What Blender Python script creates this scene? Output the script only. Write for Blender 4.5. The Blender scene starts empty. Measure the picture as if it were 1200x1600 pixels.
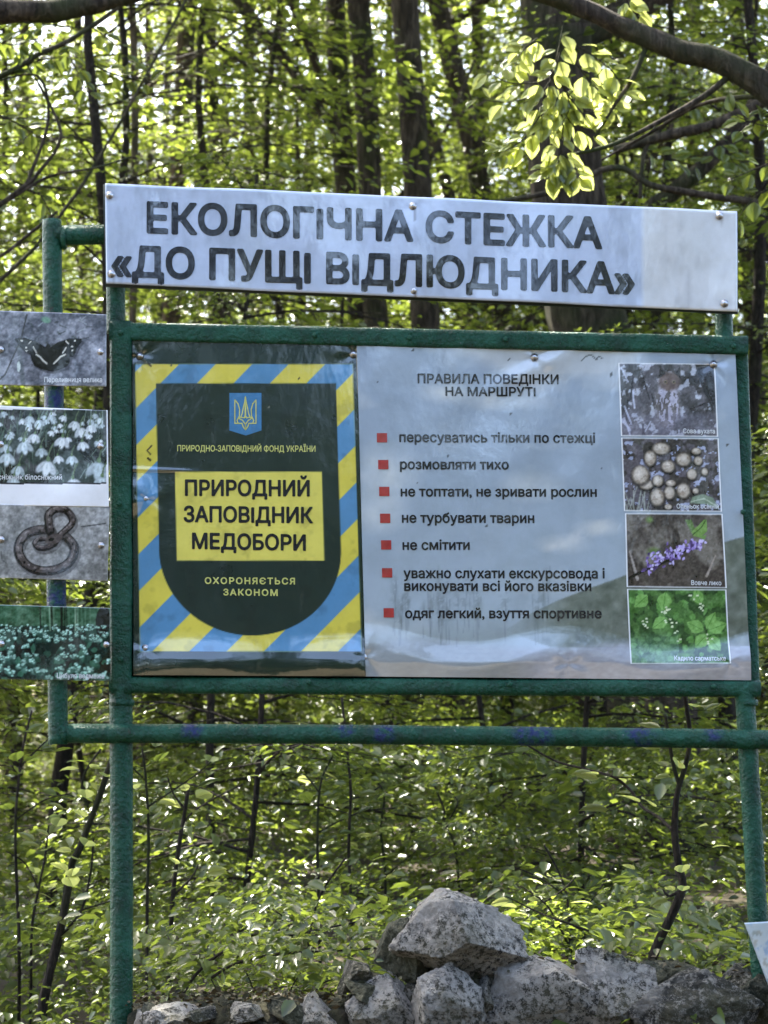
import bpy, math, random
import numpy as np
from mathutils import Vector, Matrix, noise

# ------------------------------------------------------------------ camera, sky, sun, exposure
scene = bpy.context.scene
COL = scene.collection
F = 3500.0                                   # focal length in photo pixels (1200 x 1600)
CAM = Vector((0.0, -5.8, 1.6))
PITCH = math.radians(6.0)
FWD = Vector((0, math.cos(PITCH), math.sin(PITCH)))
UP = Vector((0, -math.sin(PITCH), math.cos(PITCH)))
cd = bpy.data.cameras.new('camera')
cam = bpy.data.objects.new('camera', cd); COL.objects.link(cam)
cam.location = CAM; cam.rotation_euler = (math.radians(90) + PITCH, 0, 0)
cd.sensor_fit = 'VERTICAL'; cd.sensor_height = 36; cd.lens = 36 * F / 1600
cd.clip_end = 2000; cd.clip_start = 0.05
cd.dof.use_dof = True; cd.dof.focus_distance = 5.8; cd.dof.aperture_fstop = 6.5
scene.camera = cam

SUN_EL, SUN_AZ = math.radians(57), math.radians(-34)     # azimuth from +Y (behind the sign) towards +X
w = bpy.data.worlds.new('World'); scene.world = w; w.use_nodes = True
wn = w.node_tree; bg = wn.nodes['Background']
sky = wn.nodes.new('ShaderNodeTexSky'); sky.sky_type = 'NISHITA'; sky.sun_disc = False
sky.sun_elevation = SUN_EL; sky.sun_rotation = SUN_AZ; sky.altitude = 300
sky.air_density = 1.0; sky.dust_density = 6.0; sky.ozone_density = 1.0
wn.links.new(sky.outputs[0], bg.inputs[0]); bg.inputs[1].default_value = 0.125
sd = bpy.data.lights.new('sun', 'SUN'); sun = bpy.data.objects.new('sun', sd); COL.objects.link(sun)
sd.energy = 5.0; sd.angle = math.radians(0.6); sd.color = (1.0, 0.95, 0.84)
sdir = Vector((math.sin(SUN_AZ) * math.cos(SUN_EL), math.cos(SUN_AZ) * math.cos(SUN_EL), math.sin(SUN_EL)))
sun.rotation_euler = sdir.to_track_quat('Z', 'Y').to_euler()
scene.view_settings.view_transform = 'Standard'; scene.view_settings.look = 'None'
scene.view_settings.exposure = 2.95; scene.view_settings.gamma = 1.0
scene.view_settings.use_curve_mapping = False
scene.render.engine = 'CYCLES'
cy = scene.cycles
cy.use_denoising = True; cy.max_bounces = 8; cy.diffuse_bounces = 3; cy.glossy_bounces = 3
cy.transmission_bounces = 3; cy.transparent_max_bounces = 4; cy.sample_clamp_indirect = 6

# ------------------------------------------------------------------ helpers
def P(px, py, Y=0.0):
    """world point on the vertical plane y = Y seen at photo pixel (px, py)"""
    d = FWD + Vector((1, 0, 0)) * ((px - 600) / F) + UP * ((800 - py) / F)
    return CAM + d * ((Y - CAM.y) / d.y)

def Pn(px, py, Y):
    px = np.asarray(px, float); py = np.asarray(py, float)
    dx = (px - 600) / F; u = (800 - py) / F
    dy = FWD.y + UP.y * u; dz = FWD.z + UP.z * u
    t = (Y - CAM.y) / dy
    return np.stack([CAM.x + dx * t, CAM.y + dy * t, CAM.z + dz * t], -1)

def PX(Y):                                   # metres per photo pixel at plane Y
    return (Y - CAM.y) / F

def tag(o, label=None, cat=None, group=None, kind=None):
    if label: o['label'] = label
    if cat: o['category'] = cat
    if group: o['group'] = group
    if kind: o['kind'] = kind
    return o

def empty(name, loc=(0, 0, 0)):
    o = bpy.data.objects.new(name, None); COL.objects.link(o); o.location = loc
    o.empty_display_size = 0.1
    return o

def link(name, me, parent=None, mat=None, loc=None):
    o = bpy.data.objects.new(name, me); COL.objects.link(o)
    if parent is not None:
        o.parent = parent
        # parts are built in world coordinates: undo the parent's place
        o.matrix_parent_inverse = Matrix.Translation(-parent_loc(parent))
    if loc is not None: o.location = loc
    if mat is not None and not me.materials: me.materials.append(mat)
    return o

def parent_loc(p):
    v = Vector((0, 0, 0))
    while p is not None:
        v += Vector(p.location); p = p.parent if p.matrix_parent_inverse == Matrix() else None
    return v

def mesh_np(name, V, quads=None, tris=None, smooth=False, mat=None):
    V = np.ascontiguousarray(V, dtype=np.float32).reshape(-1, 3)
    me = bpy.data.meshes.new(name)
    nq = 0 if quads is None else len(quads); nt = 0 if tris is None else len(tris)
    loops = []
    if nq: loops.append(np.asarray(quads, np.int32).reshape(-1))
    if nt: loops.append(np.asarray(tris, np.int32).reshape(-1))
    L = np.concatenate(loops)
    me.vertices.add(len(V)); me.vertices.foreach_set('co', V.reshape(-1))
    me.loops.add(len(L)); me.loops.foreach_set('vertex_index', L)
    me.polygons.add(nq + nt)
    st = np.concatenate([np.arange(nq) * 4, nq * 4 + np.arange(nt) * 3]).astype(np.int32)
    me.polygons.foreach_set('loop_start', st)
    if smooth: me.polygons.foreach_set('use_smooth', np.ones(nq + nt, bool))
    me.update(calc_edges=True); me.validate()
    if mat: me.materials.append(mat)
    return me

class Geo:
    def __init__(s): s.V = []; s.Q = []; s.T = []; s.n = 0
    def add(s, V, Q=(), T=()):
        V = np.asarray(V, float).reshape(-1, 3)
        s.V.append(V)
        if len(Q): s.Q.append(np.asarray(Q, int) + s.n)
        if len(T): s.T.append(np.asarray(T, int) + s.n)
        s.n += len(V)
    def mesh(s, name, mat=None, smooth=True):
        return mesh_np(name, np.concatenate(s.V), np.concatenate(s.Q) if s.Q else None,
                       np.concatenate(s.T) if s.T else None, smooth, mat)

def resample(pts, rad, n):
    pts = [Vector(p) for p in pts]
    if len(pts) == 2: base = lambda t: pts[0].lerp(pts[1], t)
    else:
        def base(t):
            m = len(pts) - 1; x = t * m; i = min(int(x), m - 1); f = x - i
            p0 = pts[max(i - 1, 0)]; p1 = pts[i]; p2 = pts[i + 1]; p3 = pts[min(i + 2, m)]
            return 0.5 * ((2 * p1) + (p2 - p0) * f + (2 * p0 - 5 * p1 + 4 * p2 - p3) * f * f + (3 * p1 - p0 - 3 * p2 + p3) * f ** 3)
    out = [base(k / n) for k in range(n + 1)]
    r = np.interp(np.linspace(0, 1, n + 1), np.linspace(0, 1, len(rad)), rad)
    return out, r

def tube(g, pts, rad, n=8, seg=10, square=2.0, depth=1.0, caps=True, jit=0.0, seed=0.0, ref=None):
    """sweep a (super)ellipse along pts; rad is a radius or a list of radii"""
    rad = [rad, rad] if isinstance(rad, (int, float)) else rad
    C, R = resample(pts, rad, n)
    ang = np.linspace(0, 2 * math.pi, seg, endpoint=False) + (math.pi / seg)
    ca, sa = np.cos(ang), np.sin(ang)
    e = 2.0 / square
    ex = np.sign(ca) * np.abs(ca) ** e; ey = np.sign(sa) * np.abs(sa) ** e
    V = []
    up = Vector((0, 1, 0)) if ref is None else Vector(ref)
    for k, c in enumerate(C):
        t = (C[min(k + 1, n)] - C[max(k - 1, 0)]).normalized()
        a = t.cross(up)
        if a.length < 1e-3: a = t.cross(Vector((1, 0, 0)))
        a.normalize(); b = a.cross(t).normalized()
        for j in range(seg):
            r = R[k]
            if jit: r *= 1 + jit * noise.noise(Vector((c.x * 9 + ex[j] * 1.3 + seed, c.y * 9 + ey[j] * 1.3, c.z * 9)))
            V.append(c + a * (ex[j] * r) + b * (ey[j] * r * depth))
    Q = []
    for k in range(n):
        for j in range(seg):
            j2 = (j + 1) % seg
            Q.append((k * seg + j, k * seg + j2, (k + 1) * seg + j2, (k + 1) * seg + j))
    T = []
    if caps:
        V.append(C[0]); V.append(C[-1]); i0 = (n + 1) * seg; i1 = i0 + 1
        for j in range(seg):
            j2 = (j + 1) % seg
            T.append((i0, j2, j)); T.append((i1, n * seg + j, n * seg + j2))
    g.add([tuple(v) for v in V], Q, T)

# ------------------------------------------------------------------ materials
def newmat(name):
    m = bpy.data.materials.new(name); m.use_nodes = True
    nt = m.node_tree; b = nt.nodes['Principled BSDF']
    return m, nt, b
def N(nt, t, **kw):
    n = nt.nodes.new(t)
    for k, v in kw.items(): setattr(n, k, v)
    return n
def noise_node(nt, scale, detail=4, rough=0.55, vec=None, dist=0.0):
    n = N(nt, 'ShaderNodeTexNoise'); n.inputs['Scale'].default_value = scale
    n.inputs['Detail'].default_value = detail; n.inputs['Roughness'].default_value = rough
    n.inputs['Distortion'].default_value = dist
    if vec: nt.links.new(vec, n.inputs['Vector'])
    return n
def ramp(nt, src, stops):
    r = N(nt, 'ShaderNodeValToRGB'); nt.links.new(src, r.inputs[0])
    e = r.color_ramp.elements
    while len(e) < len(stops): e.new(0.5)
    for k, (p, c) in enumerate(stops):
        e[k].position = p; e[k].color = (*c, 1) if len(c) == 3 else c
    return r
def mixc(nt, fac, a, b, mode='MIX'):
    m = N(nt, 'ShaderNodeMix'); m.data_type = 'RGBA'; m.blend_type = mode
    for s, v in ((0, fac), (6, a), (7, b)):
        if hasattr(v, 'links'): nt.links.new(v, m.inputs[s])
        else: m.inputs[s].default_value = v if s == 0 else (*v, 1)
    return m.outputs[2]
def bump(nt, b, src, strength, dist, prev=None):
    n = N(nt, 'ShaderNodeBump'); n.inputs['Strength'].default_value = strength
    n.inputs['Distance'].default_value = dist; nt.links.new(src, n.inputs['Height'])
    if prev: nt.links.new(prev, n.inputs['Normal'])
    nt.links.new(n.outputs[0], b.inputs['Normal']); return n.outputs[0]
def objco(nt, scale=(1, 1, 1)):
    c = N(nt, 'ShaderNodeTexCoord'); mp = N(nt, 'ShaderNodeMapping'); mp.inputs['Scale'].default_value = scale
    nt.links.new(c.outputs['Object'], mp.inputs[0]); return mp.outputs[0]
def srgb(c):
    return tuple(((x / 12.92) if x <= 0.04045 else ((x + 0.055) / 1.055) ** 2.4) for x in c)

def mat_green_paint():
    m, nt, b = newmat('green_paint'); co = objco(nt)
    n1 = noise_node(nt, 18, 5, 0.6, co)
    base = ramp(nt, n1.outputs[0], [(0.3, (0.003, 0.032, 0.016)), (0.5, (0.005, 0.062, 0.032)), (0.72, (0.014, 0.10, 0.058))])
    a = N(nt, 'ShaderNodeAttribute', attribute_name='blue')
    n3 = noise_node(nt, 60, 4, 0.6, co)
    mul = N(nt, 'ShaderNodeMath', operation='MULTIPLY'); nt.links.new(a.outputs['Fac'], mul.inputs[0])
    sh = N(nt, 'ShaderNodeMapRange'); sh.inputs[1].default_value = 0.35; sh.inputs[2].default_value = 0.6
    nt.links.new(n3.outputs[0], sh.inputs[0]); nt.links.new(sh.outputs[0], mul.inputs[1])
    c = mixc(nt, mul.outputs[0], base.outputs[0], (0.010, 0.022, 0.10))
    n4 = noise_node(nt, 110, 3, 0.7, co)
    chip = ramp(nt, n4.outputs[0], [(0.70, (0, 0, 0)), (0.74, (1, 1, 1))])
    c = mixc(nt, chip.outputs[0], c, (0.16, 0.2, 0.17))
    rustn = noise_node(nt, 35, 4, 0.7, co)
    rust = ramp(nt, rustn.outputs[0], [(0.69, (0, 0, 0)), (0.76, (1, 1, 1))])
    c = mixc(nt, rust.outputs[0], c, (0.03, 0.014, 0.008))
    nt.links.new(c, b.inputs['Base Color'])
    rr = ramp(nt, n1.outputs[0], [(0.3, (0.18,) * 3), (0.7, (0.36,) * 3)]); nt.links.new(rr.outputs[0], b.inputs['Roughness'])
    b.inputs['Specular IOR Level'].default_value = 0.28
    n2 = noise_node(nt, 75, 5, 0.65, co)
    n5 = noise_node(nt, 260, 2, 0.5, co)
    p = bump(nt, b, n2.outputs[0], 1.0, 0.010)
    bump(nt, b, n5.outputs[0], 0.4, 0.0015, p)
    return m

def mat_print(name, rough=0.3, coat=1.0, wob=0.5):
    """laminated print: colour comes from the 'print' attribute painted on the sheet"""
    m, nt, b = newmat(name); co = objco(nt)
    a = N(nt, 'ShaderNodeAttribute', attribute_name='print')
    d = noise_node(nt, 9, 6, 0.65, co); dr = ramp(nt, d.outputs[0], [(0.35, (0.86, 0.86, 0.84)), (0.6, (1, 1, 1))])
    c = mixc(nt, 1.0, a.outputs['Color'], dr.outputs[0], 'MULTIPLY')
    nt.links.new(c, b.inputs['Base Color'])
    b.inputs['Roughness'].default_value = rough
    b.inputs['Specular IOR Level'].default_value = 0.3
    b.inputs['Coat Weight'].default_value = coat; b.inputs['Coat Roughness'].default_value = 0.07; b.inputs['Coat IOR'].default_value = 2.0
    n1 = noise_node(nt, 14, 3, 0.5, objco(nt, (1, 1, 0.6)))
    p = bump(nt, b, n1.outputs[0], wob, 0.004)
    n2 = noise_node(nt, 130, 3, 0.6, co)
    p = bump(nt, b, n2.outputs[0], 0.12, 0.001, p)
    nt.links.new(p, b.inputs['Coat Normal'])
    return m

def mat_ink(name, col, rough=0.3, coat=1.0):
    m, nt, b = newmat(name); co = objco(nt)
    n = noise_node(nt, 60, 3, 0.5, co)
    r = ramp(nt, n.outputs[0], [(0.3, tuple(x * 0.85 for x in col)), (0.7, tuple(min(1, x * 1.12) for x in col))])
    nt.links.new(r.outputs[0], b.inputs['Base Color'])
    b.inputs['Specular IOR Level'].default_value = 0.3
    b.inputs['Roughness'].default_value = rough; b.inputs['Coat Weight'].default_value = coat; b.inputs['Coat Roughness'].default_value = 0.07; b.inputs['Coat IOR'].default_value = 2.0
    n1 = noise_node(nt, 14, 3, 0.5, objco(nt, (1, 1, 0.6))); p = bump(nt, b, n1.outputs[0], 0.5, 0.004)
    nt.links.new(p, b.inputs['Coat Normal'])
    return m

def mat_metal():
    m, nt, b = newmat('galvanised_metal'); b.inputs['Metallic'].default_value = 1
    n = noise_node(nt, 90, 4, 0.6, objco(nt))
    r = ramp(nt, n.outputs[0], [(0.35, (0.16, 0.15, 0.14)), (0.6, (0.62, 0.62, 0.63))]); nt.links.new(r.outputs[0], b.inputs['Base Color'])
    b.inputs['Roughness'].default_value = 0.32; bump(nt, b, n.outputs[0], 0.2, 0.001)
    return m

def mat_leaf(name, dark, mid, light, trans, tfac=0.42, rough=0.36, spec=0.5):
    m, nt, b = newmat(name)
    a = N(nt, 'ShaderNodeAttribute', attribute_name='tint')
    oi = N(nt, 'ShaderNodeObjectInfo')
    add = N(nt, 'ShaderNodeMath', operation='MULTIPLY_ADD'); nt.links.new(oi.outputs['Random'], add.inputs[0])
    add.inputs[1].default_value = 0.35; nt.links.new(a.outputs['Fac'], add.inputs[2])
    r = ramp(nt, add.outputs[0], [(0.05, dark), (0.6, mid), (1.2 / 1.35, light)])
    nt.links.new(r.outputs[0], b.inputs['Base Color'])
    b.inputs['Roughness'].default_value = rough; b.inputs['Specular IOR Level'].default_value = spec
    tr = N(nt, 'ShaderNodeBsdfTranslucent')
    rt = ramp(nt, add.outputs[0], [(0.05, tuple(x * 0.6 for x in trans)), (0.9, trans)])
    nt.links.new(rt.outputs[0], tr.inputs[0])
    mx = N(nt, 'ShaderNodeMixShader'); mx.inputs[0].default_value = tfac
    nt.links.new(b.outputs[0], mx.inputs[1]); nt.links.new(tr.outputs[0], mx.inputs[2])
    nt.links.new(mx.outputs[0], nt.nodes['Material Output'].inputs[0])
    return m

def mat_bark(name, c1, c2, moss=(0.03, 0.04, 0.012), scale=1.0):
    m, nt, b = newmat(name); co = objco(nt, (1, 1, 0.22))
    n = noise_node(nt, 34 * scale, 6, 0.65, co, 0.6)
    r = ramp(nt, n.outputs[0], [(0.34, tuple(x * 0.35 for x in c1)), (0.5, c1), (0.68, c2)])
    n2 = noise_node(nt, 1.7, 4, 0.6, objco(nt))
    r2 = ramp(nt, n2.outputs[0], [(0.5, (0, 0, 0)), (0.68, (1, 1, 1))])
    c = mixc(nt, r2.outputs[0], r.outputs[0], moss)
    nt.links.new(c, b.inputs['Base Color']); b.inputs['Roughness'].default_value = 0.9
    b.inputs['Specular IOR Level'].default_value = 0.2
    bump(nt, b, n.outputs[0], 1.0, 0.02)
    return m

def mat_stone(name, base, dark, k=0.0):
    m, nt, b = newmat(name); co = objco(nt)
    n1 = noise_node(nt, 9, 10, 0.75, co, 0.1)
    r1 = ramp(nt, n1.outputs[0], [(0.3, tuple(x * 0.45 for x in base)), (0.5, base), (0.7, tuple(min(1, x * 1.45) for x in base))])
    n2 = noise_node(nt, 55, 10, 0.85, co, 0.15)
    r2 = ramp(nt, n2.outputs[0], [(0.53 - k, (0, 0, 0)), (0.58 - k, (1, 1, 1))])
    n2b = noise_node(nt, 5, 3, 0.6, co)
    r2b = ramp(nt, n2b.outputs[0], [(0.45 - k, (0, 0, 0)), (0.55 - k, (1, 1, 1))])
    mm = N(nt, 'ShaderNodeMath', operation='MULTIPLY'); nt.links.new(r2.outputs[0], mm.inputs[0]); nt.links.new(r2b.outputs[0], mm.inputs[1])
    c = mixc(nt, mm.outputs[0], r1.outputs[0], dark)
    n3 = noise_node(nt, 3.3, 5, 0.6, co)
    r3 = ramp(nt, n3.outputs[0], [(0.5, (0, 0, 0)), (0.7, (0.75, 0.75, 0.75))])
    c = mixc(nt, r3.outputs[0], c, (0.11, 0.10, 0.045))
    nt.links.new(c, b.inputs['Base Color']); b.inputs['Roughness'].default_value = 0.88
    n4 = noise_node(nt, 38, 8, 0.75, co)
    v = N(nt, 'ShaderNodeTexVoronoi'); v.inputs['Scale'].default_value = 20; nt.links.new(co, v.inputs['Vector'])
    p = bump(nt, b, v.outputs[0], 0.6, 0.02); p = bump(nt, b, n4.outputs[0], 1.0, 0.03, p); bump(nt, b, mm.outputs[0], 0.6, 0.006, p)
    return m

def mat_ground():
    m, nt, b = newmat('forest_floor'); co = objco(nt)
    n = noise_node(nt, 6, 8, 0.7, co)
    r = ramp(nt, n.outputs[0], [(0.3, (0.02, 0.014, 0.008)), (0.5, (0.06, 0.042, 0.022)), (0.66, (0.05, 0.06, 0.02)), (0.8, (0.12, 0.09, 0.05))])
    nt.links.new(r.outputs[0], b.inputs['Base Color']); b.inputs['Roughness'].default_value = 0.95
    bump(nt, b, n.outputs[0], 1.0, 0.05)
    return m

M_GREEN = mat_green_paint()
M_PRINT = mat_print('laminated_print')
M_METAL = mat_metal()
M_BLACK = mat_ink('black_ink', (0.012, 0.012, 0.016))
M_RED = mat_ink('red_ink', (0.42, 0.045, 0.04))
M_YELLOW = mat_ink('pale_yellow_ink', (0.62, 0.62, 0.18))
M_BLUE = mat_ink('blue_ink', (0.06, 0.22, 0.42))
M_WHITE = mat_ink('white_ink', (0.72, 0.74, 0.74))
M_BACK, _nt, _b = newmat('dark_backing'); _b.inputs['Base Color'].default_value = (0.012, 0.02, 0.016, 1); _b.inputs['Roughness'].default_value = 0.7
_n = noise_node(_nt, 30, 4); bump(_nt, _b, _n.outputs[0], 0.4, 0.003)
M_LEAF = mat_leaf('understory_leaf', (0.014, 0.026, 0.009), (0.040, 0.062, 0.018), (0.08, 0.11, 0.034), (0.29, 0.37, 0.05), 0.40, 0.27, 0.65)
M_LEAF_TOP = mat_leaf('canopy_leaf', (0.032, 0.046, 0.016), (0.062, 0.086, 0.028), (0.10, 0.13, 0.045), (0.38, 0.44, 0.08), 0.45, 0.30, 0.6)
M_LEAF_SOFT = mat_leaf('young_leaf', (0.07, 0.09, 0.03), (0.10, 0.13, 0.04), (0.14, 0.17, 0.05), (0.64, 0.70, 0.20), 0.52, 0.24, 0.9)
M_LEAF_SHADED = mat_leaf('shaded_edge_leaf', (0.010, 0.015, 0.007), (0.018, 0.026, 0.011), (0.028, 0.036, 0.016), (0.02, 0.03, 0.008), 0.15, 0.9, 0.0)  # near-black leaf colour stands in for shade deep in the wood
M_BARK = mat_bark('dark_bark', (0.045, 0.034, 0.024), (0.11, 0.085, 0.06))
M_BARK_BROWN = mat_bark('brown_bark', (0.085, 0.058, 0.038), (0.17, 0.125, 0.085))
M_BARK_PALE = mat_bark('pale_bark', (0.12, 0.09, 0.06), (0.25, 0.19, 0.14))
M_TWIG = mat_bark('twig_bark', (0.03, 0.024, 0.018), (0.07, 0.055, 0.04), scale=3)
M_STONE = mat_stone('limestone', (0.44, 0.41, 0.355), (0.014, 0.014, 0.011), 0.04)
M_STONE_DARK = mat_stone('lichened_limestone', (0.30, 0.28, 0.235), (0.014, 0.014, 0.009), 0.09)
M_STONE_MOSS = mat_stone('mossy_limestone', (0.16, 0.155, 0.10), (0.02, 0.024, 0.01), 0.09)
M_GROUND = mat_ground()
M_MOSS, _nt, _b = newmat('moss_and_litter')
_n = noise_node(_nt, 22, 7, 0.7, objco(_nt)); _r = ramp(_nt, _n.outputs[0], [(0.35, (0.012, 0.010, 0.006)), (0.55, (0.035, 0.032, 0.012)), (0.7, (0.07, 0.06, 0.03))])
_nt.links.new(_r.outputs[0], _b.inputs['Base Color']); _b.inputs['Roughness'].default_value = 1.0; bump(_nt, _b, _n.outputs[0], 1.0, 0.02)

# ------------------------------------------------------------------ the ground
def sstep(a, b, x):
    t = min(1, max(0, (x - a) / (b - a))); return t * t * (3 - 2 * t)
def height(x, y):
    back = 0.28 + 0.48 * sstep(-1.5, -0.65, x)
    h = back * sstep(-0.16 if x > -0.6 else -0.9, 0.12 if x > -0.6 else 1.2, y)
    h += 0.055 * max(0, y - 2.0) if y < 45 else 0.055 * 43
    h += 0.16 * noise.noise(Vector((x * 0.35, y * 0.35, 3))) * sstep(0.4, 3, abs(y))
    h += 0.05 * noise.noise(Vector((x * 1.7, y * 1.7, 9))) * sstep(0.25, 1.0, abs(y))
    if y < -8: h += 0.03 * (-8 - y) if y > -60 else 1.56
    return h
ys = np.concatenate([np.linspace(-600, -60, 10), np.linspace(-55, -2, 40), np.linspace(-1.6, 1.6, 50), np.linspace(2, 45, 80), np.linspace(50, 700, 14)])
xs = np.concatenate([np.linspace(-700, -60, 10), np.linspace(-50, -4, 30), np.linspace(-3.6, 3.6, 50), np.linspace(4, 50, 30), np.linspace(60, 700, 10)])
V = [(x, y, height(x, y)) for y in ys for x in xs]
nx = len(xs)
Q = [(j * nx + i, j * nx + i + 1, (j + 1) * nx + i + 1, (j + 1) * nx + i) for j in range(len(ys) - 1) for i in range(nx - 1)]
gr = link('ground', mesh_np('ground', V, Q, smooth=True, mat=M_GROUND)); gr['kind'] = 'structure'

# ------------------------------------------------------------------ leaves
rng = np.random.default_rng(11)
random.seed(5)
def leaves(pos, d, nrm, size, tint=None, asp=0.30, fold=0.10, droop=0.12):
    """one folded leaf (two quads) per entry"""
    n = len(pos)
    d = d / np.linalg.norm(d, axis=1, keepdims=True)
    s = np.cross(nrm, d); s /= np.linalg.norm(s, axis=1, keepdims=True) + 1e-9
    u = np.cross(d, s)
    prof = [(0, 0, 0), (0.28, asp, fold), (0.68, asp * 0.82, fold * 0.8), (1, 0, -droop), (0.68, -asp * 0.82, fold * 0.8), (0.28, -asp, fold)]
    a = np.asarray(size).reshape(-1, 1)
    if np.size(size) == 1: a = np.full((n, 1), float(np.asarray(size).reshape(-1)[0]))
    V = np.stack([pos + a * (t * d + k * s + h * u) for t, k, h in prof], 1)
    base = (np.arange(n) * 6).reshape(-1, 1)
    Q = np.stack([base + np.array([[0, 1, 2, 3]]), base + np.array([[0, 3, 4, 5]])], 1).reshape(-1, 4)
    if tint is None: tint = rng.random(n)
    return V.reshape(-1, 3), Q, np.repeat(tint, 2)
def leaf_mesh(name, parts, mat):
    Vs, Qs, Ts, o = [], [], [], 0
    for V, Q, T in parts:
        Vs.append(V); Qs.append(Q + o); Ts.append(T); o += len(V)
    me = mesh_np(name, np.concatenate(Vs), np.concatenate(Qs), mat=mat)
    at = me.attributes.new('tint', 'FLOAT', 'FACE'); T = np.concatenate(Ts).astype(np.float32)
    at.data.foreach_set('value', T[:len(me.polygons)])
    return me

def spray_leaves(origin, az, el, L, nleaf, size, g=None, droop=0.35, width=0.45, rnd=rng, tw=0.006):
    """a flat, slightly drooping leafy spray as on beech and hornbeam"""
    o = np.array(origin, float)
    h = np.array([math.cos(az), math.sin(az), 0]); side = np.array([-h[1], h[0], 0])
    def axis(t):
        return o + h * (L * t * math.cos(el)) + np.array([0, 0, L * (math.sin(el) * t - droop * t * t)])
    t = rnd.random(nleaf) ** 0.7
    lat = (rnd.random(nleaf) * 2 - 1)
    wd = width * L * (1 - 0.55 * t)
    base = np.stack([axis(x) for x in t])
    fw = 0.25 * np.abs(lat)[:, None] * L * h
    pos = base + side * (lat * wd)[:, None] + fw + np.array([0, 0, 1]) * (-0.22 * np.abs(lat) * wd)[:, None] + rnd.normal(0, 0.025, (nleaf, 3))
    d = h * (0.7 + 0.4 * rnd.random((nleaf, 1))) + side * (np.sign(lat) * (0.3 + rnd.random(nleaf)))[:, None] + rnd.normal(0, 0.25, (nleaf, 3))
    d[:, 2] -= 0.28
    nr = np.stack([rnd.normal(0, 0.36, nleaf), rnd.normal(0, 0.36, nleaf), np.ones(nleaf)], 1)
    sz = size * (0.5 + 1.0 * rnd.random(nleaf) ** 1.6)
    if g is not None:
        pts = [axis(x) for x in (0, 0.33, 0.66, 1)]
        tube(g, pts, [tw * 1.3, tw * 0.35], 4, 3, caps=False)
        for k in range(5):
            tt = 0.18 + 0.16 * k; sg = 1 if k % 2 else -1
            a = axis(tt); b_ = a + side * sg * width * L * 0.8 * (1 - 0.5 * tt) + h * 0.22 * L + np.array([0, 0, -0.1 * L * width])
            tube(g, [a, b_], [tw * 0.6, tw * 0.25], 1, 3, caps=False)
    return leaves(pos, d, nr, sz, np.clip(rnd.normal(0.5, 0.2, nleaf), 0, 1))

def young_tree_meshes(seed, H, R, nspray, nleaf, size, zmin=0.4):
    r = np.random.default_rng(seed); g = Geo()
    lean = r.normal(0, 0.06, 2)
    stem = lambda z: np.array([lean[0] * z + 0.10 * math.sin(z * 1.3 + seed), lean[1] * z + 0.10 * math.cos(z * 1.1 + seed), z])
    tube(g, [stem(z) for z in np.linspace(-0.3, H, 7)], [0.035 * H / 5, 0.008], 14, 6, caps=False)
    parts = []
    for k in range(nspray):
        z = zmin + (H - zmin) * ((k + r.random()) / nspray)
        L = R * (0.55 + 0.6 * r.random()) * (1 - 0.45 * (z / H) ** 2)
        parts.append(spray_leaves(stem(z), r.random() * 6.283, r.uniform(0.0, 0.5), L, nleaf, size, g, r.uniform(0.15, 0.4), r.uniform(0.3, 0.5), r))
    return g.mesh('stem', M_TWIG), leaf_mesh('crown', parts, M_LEAF)

def canopy_mesh(seed, R, Hc, nclump, nleaf, size):
    """crown of a tall tree, origin at the crown's foot"""
    r = np.random.default_rng(seed); g = Geo(); parts = []
    for k in range(nclump):
        z = Hc * r.random() ** 0.9
        rr = R * math.sqrt(max(0.05, 1 - ((z - Hc * 0.4) / (Hc * 0.62)) ** 2)) * (0.35 + 0.65 * r.random())
        az = r.random() * 6.283
        o = np.array([math.cos(az) * rr * 0.45, math.sin(az) * rr * 0.45, z])
        if k % 3 == 0: tube(g, [(0, 0, max(-1.0, z - rr * 0.5)), tuple(o)], [0.05, 0.02], 3, 4, caps=False)
        parts.append(spray_leaves(o, az + r.normal(0, 0.5), r.uniform(-0.1, 0.6), rr * 0.75 + 0.5, nleaf, size, g if k % 2 else None, 0.25, 0.5, r, 0.012))
    return g.mesh('branches', M_BARK), leaf_mesh('crown', parts, M_LEAF_TOP)

# ------------------------------------------------------------------ understory trees behind the stand
YT = [young_tree_meshes(21, 5.6, 1.7, 58, 150, 0.055), young_tree_meshes(22, 4.4, 1.5, 46, 150, 0.052),
      young_tree_meshes(23, 7.4, 2.0, 70, 150, 0.058, 1.0), young_tree_meshes(24, 3.0, 1.3, 34, 230, 0.040, 0.15),
      young_tree_meshes(25, 2.0, 1.1, 26, 230, 0.036, 0.05)]
def place_young(x, y, k, s=1.0, label=None, group=None):
    nm_, lb_, ct_, gp_ = {4: ('shrub', 'low leafy shrub in the undergrowth seen below the crossbar', 'shrub', 'low shrubs in the undergrowth'),
        3: ('shrub', 'man-high leafy shrub in the thicket behind the crossbar and the big boards', 'shrub', 'man-high shrubs of the thicket'),
        2: ('young_tree', 'tall slim young tree filling the wood with leaves above the title board', 'tree', 'tall young trees of the wood')}.get(
        k, ('young_tree', 'middle-sized young tree of the thicket, its crown level with the big boards', 'tree', 'middle-sized young trees of the thicket'))
    t = empty(nm_, (x, y, height(x, y)))
    tag(t, label or lb_, ct_, group or gp_)
    rz = random.random() * 6.28
    for nm, me in (('stem', YT[k][0]), ('crown', YT[k][1])):
        o = bpy.data.objects.new(nm, me); COL.objects.link(o); o.parent = t
    t.rotation_euler = (0, 0, rz); t.scale = (s, s, s)
    return t
def half(Y): return (Y - CAM.y) * 600 / F
rows = [(3.4, 4), (5.2, 4), (7.4, 5), (10, 4), (13, 4), (16.5, 5), (20.5, 6), (25, 6), (30, 6)]
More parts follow.
